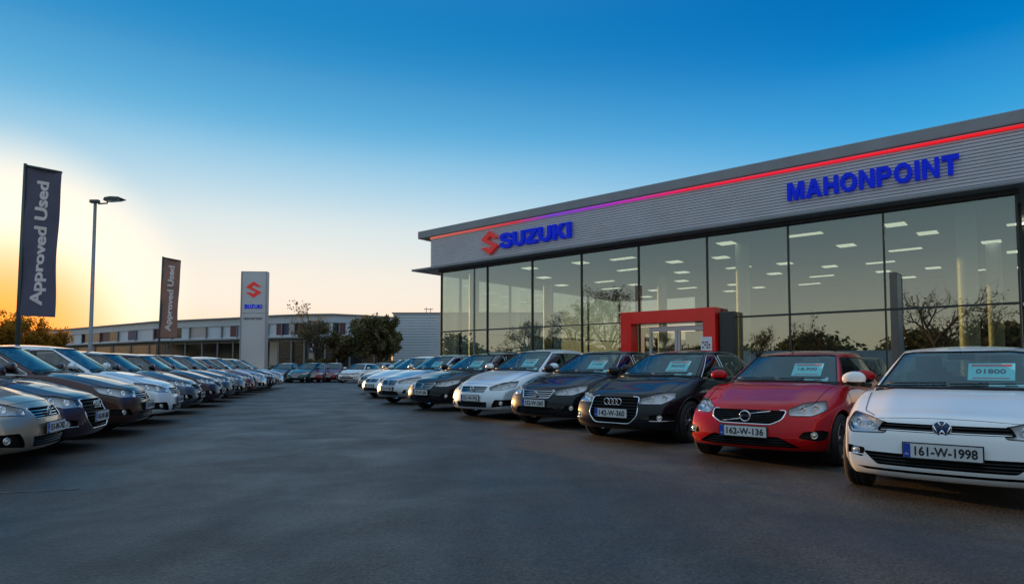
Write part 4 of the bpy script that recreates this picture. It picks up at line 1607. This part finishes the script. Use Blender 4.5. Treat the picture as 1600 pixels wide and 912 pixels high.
mb = MB(); mb.add([(-60, -40, 0), (60, -40, 0), (60, 70, 0), (-60, 70, 0)], [(0, 1, 2, 3)])
tag(mb.build('car_park', M['asphalt']), kind='structure')
M['verge'] = mat('verge', (0.05, 0.065, 0.03), 0.95, noise=.4, nscale=.3)
mb = MB(); mb.add([(-600, -600, -.02), (600, -600, -.02), (600, 600, -.02), (-600, 600, -.02)], [(0, 1, 2, 3)])
tag(mb.build('ground', M['verge']), kind='structure')
M['pavement'] = mat('pavement', (.22, .22, .21), .8, noise=.15, nscale=2)
mb = MB(); mb.box((12, -1.4, .06), (27, 2.6, .12), 0, None, .02)
o = mb.build('pavement', M['pavement'], None, BO, BYAW); tag(o, kind='structure')
M['road_paint'] = mat('road_paint', (.085, .085, .085), .8, noise=.5, nscale=8)
mb = MB()
mb.box((0, 0, .004), (1.6, .05, .002)); o = mb.build('bay_line', M['road_paint'], None, (-5.0, 6.1, 0), R(17)); tag(o, kind='structure')

# ------------------------------------------------------------------ banners
M['navy_cloth'] = mat('navy_cloth', (0.10, 0.095, 0.15), 0.8, noise=.12, nscale=2)
M['rust_cloth'] = mat('rust_cloth', (0.32, 0.17, 0.14), 0.8, noise=.12, nscale=2)
M['cloth_text'] = mat('cloth_text', (0.74, 0.68, 0.68), 0.8)
M['pole_dark'] = mat('pole_dark', (0.07, 0.09, 0.09), 0.45, 0.5)
M['pole_grey'] = mat('pole_grey', (0.25, 0.26, 0.27), 0.5, 0.4, noise=.1)
def banner(name, px, d, ytop, ybot, wpx, mt, label, txt='Approved Used', yaw=0, lean=0.0, tpx=None):
    z1, z0 = zat(ytop, d), zat(ybot, d)
    wd = wpx * d / F
    root = empty(name, at(px, d), yaw)
    tag(root, label, 'banner flag', 'banner flags along the row of cars')
    mb = MB(); mb.tube([(0, 0, 0), (lean * .5, 0, z1 * .5), (lean, 0, z1 + .04)], [.055, .045, .035], 10); mb.build('pole', M['pole_dark'], root)
    mb = MB(); mb.tube([(lean - .02, 0, z1), (lean + wd, 0, z1 - wd * .20)], .03, 8); mb.build('arm', M['pole_dark'], root)
    def warp(x, z):
        q = (z1 - z) / (z1 - z0)
        return Vector((lean * z / z1 + .03 + x * (1 - .06 * q) , .05 * math.sin(3.0 * q + x * 4) * (x / wd) + .02 * math.sin(11 * q + 5 * x), z - .20 * x * (1 - q * .8)))
    nx, nz = 10, 36
    vs = [warp(wd * i / nx, lerp(z1 - .02, z0, k / nz)) for k in range(nz + 1) for i in range(nx + 1)]
    fs = [(k * (nx + 1) + i, k * (nx + 1) + i + 1, (k + 1) * (nx + 1) + i + 1, (k + 1) * (nx + 1) + i) for k in range(nz) for i in range(nx)]
    mb = MB(); mb.add(vs, fs, 0, True); n0 = len(vs)
    mb.add([p + Vector((0, .006, 0)) for p in vs], [f[::-1] for f in fs], 0, True)
    cl = mb.build('flag', mt, root)
    tx = MB()
    hh = (z1 - z0) * .84
    tm = MB()
    fit_text(tm, txt, hh, wd * .46, .004, Matrix.Identity(4), 0, .01, 1.0, .035)
    # rotate to read upwards, then wrap on the cloth
    out = []
    for (x, y, z) in tm.v:
        cx = wd * .52 - z
        cz = (z1 + z0) / 2 + x - .02
        p = warp(cx, cz)
        out.append((p.x, p.y - .008 + y, p.z))
    tx.add(out, tm.f)
    tx.build('lettering', M['cloth_text'], cl)
    return root
banner('banner_flag', 26, 15, 254, 493, 58, M['navy_cloth'], 'tall navy banner reading Approved Used beside the street lamp', lean=.03)
banner('banner_flag', 247, 28.8, 401, 526, 28, M['rust_cloth'], 'smaller reddish brown banner reading Approved Used near the totem sign', lean=.1)
banner('banner_flag', 480, 72, 500, 551, 14, M['navy_cloth'], 'small dark blue banner in front of the bare tree', ' ' + 'Approved Used', lean=.05)

# ------------------------------------------------------------------ street lamp
def lamp(px, d, ytop, label, yaw=0.0):
    z1 = zat(ytop, d)
    root = empty('street_lamp', at(px, d), yaw)
    tag(root, label, 'street lamp')
    mb = MB(); mb.tube([(0, 0, 0), (0, 0, 1.2), (0, 0, 1.25), (0, 0, z1)], [.10, .10, .075, .055], 12); mb.box((0, 0, .01), (.35, .35, .03)); mb.build('pole', M['pole_grey'], root)
    mb = MB(); mb.box((-.02, 0, z1), (.34, .16, .13), 0, None, .03); mb.tube([(.12, 0, z1 - .09), (.45, 0, z1 - .07), (.47, 0, z1 + .02)], .03, 8); mb.build('bracket', M['pole_dark'], root)
    mb = MB()
    XF = Matrix.Translation((.72, 0, z1 + .08)) @ Matrix.Rotation(R(-4), 4, 'Y') @ Matrix.Scale(.82, 4)
    prof = [(-.42, .00), (-.36, .09), (-.1, .115), (.28, .07), (.46, -.02), (.44, -.045), (.1, -.085), (-.4, -.06)]
    mb.prism(prof, -.17, .17, 0, XF); hd = mb.build('lamp_head', M['pole_dark'], root)
    mb = MB(); mb.box((.02, 0, -.085), (.55, .26, .02), 0, XF); mb.build('lens', M['bulb_glass'], hd)
    return root
lamp(141, 24, 312, 'tall street lamp with a single flat head between the two large banners')

# ------------------------------------------------------------------ totem signs
M['totem'] = mat('totem', (0.50, 0.54, 0.60), 0.4, 0.2, coat=.2, noise=.04, nscale=.7)
M['totem_side'] = mat('totem_side', (0.30, 0.32, 0.35), 0.45, 0.4)
M['totem_text'] = mat('totem_text', (0.15, 0.16, 0.2), 0.5)
def totem(loc, yaw, w, h, label, flip=1):
    root = empty('totem_sign', loc, yaw)
    tag(root, label, 'totem sign')
    mb = MB()
    n = 12
    prof = []
    for i in range(n + 1):
        a = -1 + 2 * i / n
        prof.append((a * w / 2 * .97, -.18 - .05 * (1 - a * a)))
    prof += [(w / 2 * .97, .18), (-w / 2 * .97, .18)]
    k = len(prof)
    vs = [(x, y, .0) for x, y in prof] + [(x, y, h) for x, y in prof]
    mb.add(vs, [tuple(range(k - 1, -1, -1)), tuple(range(k, 2 * k))] + [(i, (i + 1) % k, (i + 1) % k + k, i + k) for i in range(k)])
    mb.build('panel', M['totem'], root)
    mb = MB()
    for s in (-1, 1): mb.box((s * w / 2, 0, h / 2), (.07, .44, h), 0, None, .02)
    mb.box((0, -.235, h * .64), (w * .94, .012, .02)); mb.box((0, 0, h + .02), (w + .06, .40, .05)); mb.build('edge_trim', M['totem_side'], root)
    T = lambda z: Matrix.Translation((0, -.235, z))
    mb = MB(); s_emblem(mb, w * .62, w * .66, .03, T(h * .845)); mb.build('emblem', M['sign_red'], root)
    mb = MB(); block_text(mb, 'SUZUKI', w * .70, .26, .03, T(h * .695)); mb.build('wordmark', M['sign_blue'], root)
    mb = MB(); block_text(mb, 'MAHONPOINT', w * .74, .13, .02, T(h * .59)); mb.build('lettering', M['totem_text'], root)
    return root
totem(at(396.5, 39.5), R(3), 1.52, zat(425, 39.5), 'tall white totem sign with red S emblem at the end of the car row')
totem(Vector((-14.5, -4.5, 0)), R(230), 1.9, 7.4, 'white totem sign standing behind the viewer, seen mirrored in the showroom glass')

# ------------------------------------------------------------------ far retail building (bowed front)
M['retail_wall'] = mat('retail_wall', (0.52, 0.58, 0.66), 0.5, 0.1, noise=.08, nscale=.4)
M['retail_trim'] = mat('retail_trim', (0.20, 0.21, 0.23), 0.5, 0.2)
M['dark_glass'] = mat('dark_glass', (0.02, 0.024, 0.025), 0.12, spec=.4, bump=1.0, bscale=3)
M['show_red'] = mat('show_red', (0.12, 0.04, 0.05), 0.5)
M['show_cream'] = mat('show_cream', (0.30, 0.31, 0.33), 0.5, emit=(1, .8, .5), estr=.03)
M['show_navy'] = mat('show_navy', (0.05, 0.05, 0.12), 0.5)
rb = empty('retail_building', at(400, 90))
tag(rb, 'long low retail building with bowed pale wall and upper window strip behind the totem', 'retail building')
path = [(-60, 128), (40, 124), (100, 119), (170, 108), (240, 98.5), (310, 94), (370, 90.7), (430, 86.5), (480, 84.6), (520, 84.2), (570, 86.5), (614, 90)]
pp = []
for i in range(len(path) - 1):
    for q in range(5):
        t_ = q / 5
        pp.append((lerp(path[i][0], path[i + 1][0], t_), lerp(path[i][1], path[i + 1][1], t_)))
pp.append(path[-1])
W3 = [at(a, b_) for a, b_ in pp]
O3 = rb.location
def pstrip(mb, z0, z1, off=0.0, i0=0, i1=None, mi=0, depth=None):
    i1 = len(W3) - 1 if i1 is None else i1
    vs = []; fs = []
    for i in range(i0, i1 + 1):
        d = (W3[min(i + 1, len(W3) - 1)] - W3[max(i - 1, 0)]).normalized()
        nrm = Vector((d.y, -d.x, 0))
        for z, o_ in ((z0, off), (z1, off), (z1, off - (depth or .1)), (z0, off - (depth or .1))):
            vs.append(W3[i] + nrm * o_ + Vector((0, 0, z)) - O3)
    k = i1 - i0
    for i in range(k):
        for e_ in range(4):
            fs.append((i * 4 + e_, i * 4 + 4 + e_, i * 4 + 4 + (e_ + 1) % 4, i * 4 + (e_ + 1) % 4))
    fs += [(0, 1, 2, 3), (k * 4 + 3, k * 4 + 2, k * 4 + 1, k * 4)]
    mb.add(vs, fs, mi)
mb = MB()
pstrip(mb, 6.95, 7.95, .0, depth=8); pstrip(mb, 5.0, 5.4, .0, depth=8)
for z in np.arange(7.05, 7.9, .22): pstrip(mb, z, z + .03, .05, depth=.04)
pstrip(mb, 0, 5.0, -.5, depth=.5)
mb.build('wall', M['retail_wall'], rb)
mb = MB(); pstrip(mb, 7.95, 8.12, .35, depth=8.5); mb.build('roof', M['retail_trim'], rb)
mb = MB(); pstrip(mb, 4.85, 5.03, 1.6, depth=2.0); mb.build('canopy', M['retail_trim'], rb)
rnd = random.Random(3)
for i in range(0, len(W3) - 1):
    mb = MB()
    pstrip(mb, 5.4, 6.95, -.12, i, i + 1, rnd.choice([0, 0, 0, 0, 1, 1, 1, 1, 1, 2, 3, 4]), depth=.3)
    mb.build('upper_window', [M['dark_glass'], M['retail_wall'], M['show_red'], M['show_cream'], M['show_navy']], rb)
    mb = MB()
    pstrip(mb, .4, 4.5, -.35, i, i + 1, 0 if rnd.random() < .95 else 1, depth=.1)
    mb.build('shop_window', [M['dark_glass'], M['show_cream']], rb)
for i in range(0, len(W3), 2):
    p = W3[i] - O3
    mb = MB()
    mb.box((p.x, p.y - 1.2, 2.4), (.18, .18, 4.8))
    mb.box((p.x, p.y - .05, 6.1), (.12, .3, 1.7))
    mb.build('facade_post', M['retail_trim'], rb)

# second, ribbed shed beside the showroom
wh = empty('warehouse', at(614, 76))
tag(wh, 'blue grey ribbed metal shed seen between the trees and the showroom corner', 'warehouse')
hh = zat(489.5, 76)
mb = MB()
mb.box((10, 6, hh / 2), (20, 12, hh))
for z in np.arange(.3, hh - .05, .32): mb.box((10, -.03, z), (20.06, .08, .10))
mb.build('wall', M['retail_wall'], wh)
mb = MB(); mb.box((10, 6, hh + .06), (20.3, 12.3, .12)); mb.build('roof', M['retail_trim'], wh)
mb = MB(); mb.box((7.2, -.1, 1.5), (6.5, .1, 1.6)); mb.build('door', M['show_red'], wh)
mb = MB(); mb.tube([(3.8, 1, hh), (3.8, 1, hh + .8)], .04); mb.tube([(4.3, 1, hh), (4.3, 1, hh + .7)], .04); mb.tube([(3.5, 1, hh + .6), (4.6, 1, hh + .6)], .04); mb.build('roof_aerial', M['pole_dark'], wh)


# ------------------------------------------------------------------ trees
M['bark'] = mat('bark', (.055, .042, .03), .9, noise=.3, nscale=3)
def leafmat(name, col):
    m, t, b = new_mat(name)
    oi = t.nodes.new('ShaderNodeNewGeometry')
    mr = t.nodes.new('ShaderNodeMapRange'); mr.inputs[3].default_value = .55; mr.inputs[4].default_value = 1.6
    t.links.new(oi.outputs['Random Per Island'], mr.inputs[0])
    s_ = t.nodes.new('ShaderNodeVectorMath'); s_.operation = 'SCALE'; s_.inputs[0].default_value = col
    t.links.new(mr.outputs[0], s_.inputs['Scale']); t.links.new(s_.outputs[0], b.inputs['Base Color'])
    b.inputs['Roughness'].default_value = .7
    b.inputs['Specular IOR Level'].default_value = .2
    tl = t.nodes.new('ShaderNodeBsdfTranslucent'); ms = t.nodes.new('ShaderNodeMixShader'); ms.inputs[0].default_value = .45
    t.links.new(s_.outputs[0], tl.inputs[0]); t.links.new(b.outputs[0], ms.inputs[1]); t.links.new(tl.outputs[0], ms.inputs[2])
    t.links.new(ms.outputs[0], t.nodes['Material Output'].inputs[0])
    return m
M['leaf_green'] = leafmat('leaf_green', (.14, .125, .055))
M['leaf_olive'] = leafmat('leaf_olive', (.14, .11, .05))
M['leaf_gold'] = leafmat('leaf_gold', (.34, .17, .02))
def tree(loc, h, spread, leaves, lm, label, seed, kind='tree', leafsize=.16, bushy=False, group=None):
    rd = random.Random(seed)
    tw = MB()
    tips = []
    def grow(p, d, ln, r, lev):
        pts = [p]
        q = p.copy(); dd = d.copy()
        n = 4
        for i in range(n):
            dd = (dd + Vector((rd.uniform(-.2, .2), rd.uniform(-.2, .2), rd.uniform(-.03, .12)))).normalized()
            q = q + dd * ln / n
            pts.append(q.copy())
            if lev >= 2: tips.append((q.copy(), dd.copy()))
        rr = [lerp(r, r * .55, i / n) for i in range(n + 1)]
        tw.tube(pts, rr, 6 if lev < 2 else 3, False, 0, None, False)
        if lev < (5 if not bushy else 4):
            k = rd.choice([2, 3, 3]) if lev else 5
            for j in range(k):
                az = rd.uniform(0, 2 * math.pi)
                tilt = rd.uniform(.35, .85) if lev else rd.uniform(.25, .75)
                o1 = dd.orthogonal().normalized(); o2 = dd.cross(o1)
                nd = (dd * math.cos(tilt) + (o1 * math.cos(az) + o2 * math.sin(az)) * math.sin(tilt) * spread).normalized()
                st = pts[rd.choice([2, 3, 4])] if lev else pts[rd.choice([2, 3, 4, 4])]
                grow(st.copy(), nd, ln * rd.uniform(.62, .85), r * .55, lev + 1)
    base = h * (.30 if not bushy else .16)
    grow(Vector((0, 0, 0)), Vector((0, 0, 1)), base, h * .028, 0)
    zmax = max(t_[0].z for t_ in tips)
    s_ = h / zmax
    tw.v = [(x * s_, y * s_, z * s_) for x, y, z in tw.v]
    root = empty('tree' if not bushy else 'bush', loc)
    tag(root, label, kind, group)
    tw.build('trunk', M['bark'], root)
    if leaves:
        lf = MB()
        vs = []; fs = []
        for i in range(leaves):
            p, dd = tips[int(rd.random() * len(tips))]
            c = p * s_ + Vector((rd.gauss(0, 1), rd.gauss(0, 1), rd.gauss(0, .8))) * h * .028
            if c.z < h * .06: continue
            a = Vector((rd.uniform(-1, 1), rd.uniform(-1, 1), rd.uniform(-1, 1))).normalized()
            b_ = a.orthogonal().normalized()
            z_ = leafsize * rd.uniform(.5, 1.3)
            k = len(vs)
            vs += [c - a * z_, c + b_ * z_ * .5, c + a * z_, c - b_ * z_ * .5]
            fs.append((k, k + 1, k + 2, k + 3))
        lf.add(vs, fs)
        lf.build('crown', lm, root)
    return root

tree(at(497, 68), zat(468, 68), .9, 1500, M['leaf_olive'], 'slim half bare tree standing behind the small blue banner', 11, leafsize=.14)
tree(at(568, 66), zat(493, 66), .85, 7500, M['leaf_green'], 'broad dark green tree in front of the retail building end', 5, bushy=True, leafsize=.20)
tree(at(594, 68), zat(497, 68), 1.0, 14000, M['leaf_green'], 'dark green bush against the ribbed shed', 8, bushy=True, leafsize=.20)
tree(at(533, 69), zat(520, 69), 1.0, 9000, M['leaf_olive'], 'low olive bush between the slim tree and the broad tree', 9, bushy=True, leafsize=.18)
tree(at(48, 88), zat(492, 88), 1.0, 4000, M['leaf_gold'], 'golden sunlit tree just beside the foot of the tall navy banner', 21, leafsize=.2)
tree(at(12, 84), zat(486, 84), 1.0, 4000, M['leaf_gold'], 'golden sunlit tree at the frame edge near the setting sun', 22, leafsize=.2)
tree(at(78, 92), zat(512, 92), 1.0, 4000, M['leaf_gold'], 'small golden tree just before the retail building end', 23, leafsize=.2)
TG = 'bare trees mirrored in the showroom glass'
def mirror_pt(px, dist):
    """point seen by reflection in the front glass in column px, dist metres from the mirrored eye"""
    n_ = Vector((.648, .7615, 0))
    c = n_ * 36.84
    b_ = math.atan((px - 800) / F)
    rb_ = R(-99.2) - b_
    return c + Vector((math.sin(rb_), math.cos(rb_), 0)) * dist
MIRL = ['broad bare tree mirrored in the glass just left of the red portal', 'bare tree mirrored in the glass below the blue wordmark', 'leafy tree mirrored in the glass above the red portal',
        'small bare tree mirrored in the glass above the red car', 'wide bare tree mirrored in the glass above the white front car', 'tangled bare tree mirrored in the last glass pane before the column',
        'round bush mirrored in the glass right of the red portal', 'tree mirrored in the second glass pane from the building corner']
for i, (px, dist, h, lv) in enumerate([(960, 66, 9.6, 2500), (895, 74, 8.5, 2500), (1022, 78, 7.6, 2500), (1290, 62, 6.0, 600), (1465, 58, 7.6, 600), (1530, 66, 7.4, 900), (1180, 95, 7, 1500), (830, 80, 7, 3000)]):
    p = mirror_pt(px, dist)
    tree(p, h, 1.0, lv, M['leaf_olive'], MIRL[i], 40 + i, leafsize=.12, group=TG)
# low wood and shed opposite the glass
mw = empty('low_shed', mirror_pt(1100, 120)); tag(mw, 'long low pale shed across the lot, mirrored in the showroom glass', 'shed')
mb = MB()
a = mirror_pt(760, 105) - mw.location; c = mirror_pt(1600, 120) - mw.location
dd = (c - a).normalized(); pn = Vector((dd.y, -dd.x, 0))
if pn.dot(mw.location) < 0: pn = -pn
vs = [a, c, c + pn * 10, a + pn * 10]; vs += [v + Vector((0, 0, 3.6)) for v in vs]
mb.add(vs, [(0, 1, 2, 3), (4, 5, 6, 7), (0, 1, 5, 4), (1, 2, 6, 5), (2, 3, 7, 6), (3, 0, 4, 7)])
mb.build('wall', M['retail_wall'], mw)

# hedges and far woods
def leafbank(name, pts, h, wd, n, lm, seed, size=.18, kind='stuff', label=None, cat=None):
    rd = random.Random(seed)
    vs = []; fs = []
    segs = [(Vector(pts[i]), Vector(pts[i + 1])) for i in range(len(pts) - 1)]
    ls = [(b_ - a).length for a, b_ in segs]
    for i in range(n):
        a, b_ = rd.choices(segs, ls)[0]
        t_ = rd.random()
        p = a.lerp(b_, t_)
        nz = .62 + .38 * math.sin(p.x * .31 + seed) * math.sin(p.y * .23 + p.x * .11 + seed * 2) + rd.uniform(-.1, .1)
        c = p + Vector((rd.gauss(0, wd * .35), rd.gauss(0, wd * .35), h * nz * math.sqrt(rd.random())))
        u = Vector((rd.uniform(-1, 1), rd.uniform(-1, 1), rd.uniform(-1, 1))).normalized(); q = u.orthogonal().normalized()
        z_ = size * rd.uniform(.5, 1.4)
        k = len(vs); vs += [c - u * z_, c + q * z_ * .6, c + u * z_, c - q * z_ * .6]; fs.append((k, k + 1, k + 2, k + 3))
    mb = MB(); mb.add(vs, fs)
    o = mb.build(name, lm)
    tag(o, label, cat, None, kind)
    return o
leafbank('hedge', [at(-40, 78), at(100, 74), at(230, 68), at(360, 62)], 2.6, 1.2, 26000, M['leaf_olive'], 2, .16, None, 'low rough hedge along the lot edge behind the banners', 'hedge')
leafbank('hedge', [at(430, 58), at(520, 57), at(612, 58)], 1.9, 1.0, 14000, M['leaf_green'], 4, .14, None, 'dark hedge behind the cars at the far end', 'hedge')
leafbank('distant_woods', [mirror_pt(700, 160), mirror_pt(1100, 170), mirror_pt(1400, 150), mirror_pt(1700, 130)], 9, 5, 26000, M['leaf_green'], 6, .6, 'stuff', 'distant dark wood across the road', 'woods')
leafbank('distant_woods', [at(-300, 190), at(0, 180), at(140, 200)], 8, 5, 14000, M['leaf_olive'], 7, .6, 'stuff', 'far wood on the horizon below the setting sun', 'woods')


def bear(b_, d): return Vector((math.sin(R(b_)) * d, math.cos(R(b_)) * d, 0))
leafbank('distant_woods', [bear(a, 46) for a in range(120, 236, 12)], 6.5, 4, 16000, M['leaf_green'], 12, .55, 'stuff', 'added tree bank behind the viewer, unseen, darkening the car reflections', 'woods')  # unseen bank, added so the car bodies mirror a dark horizon
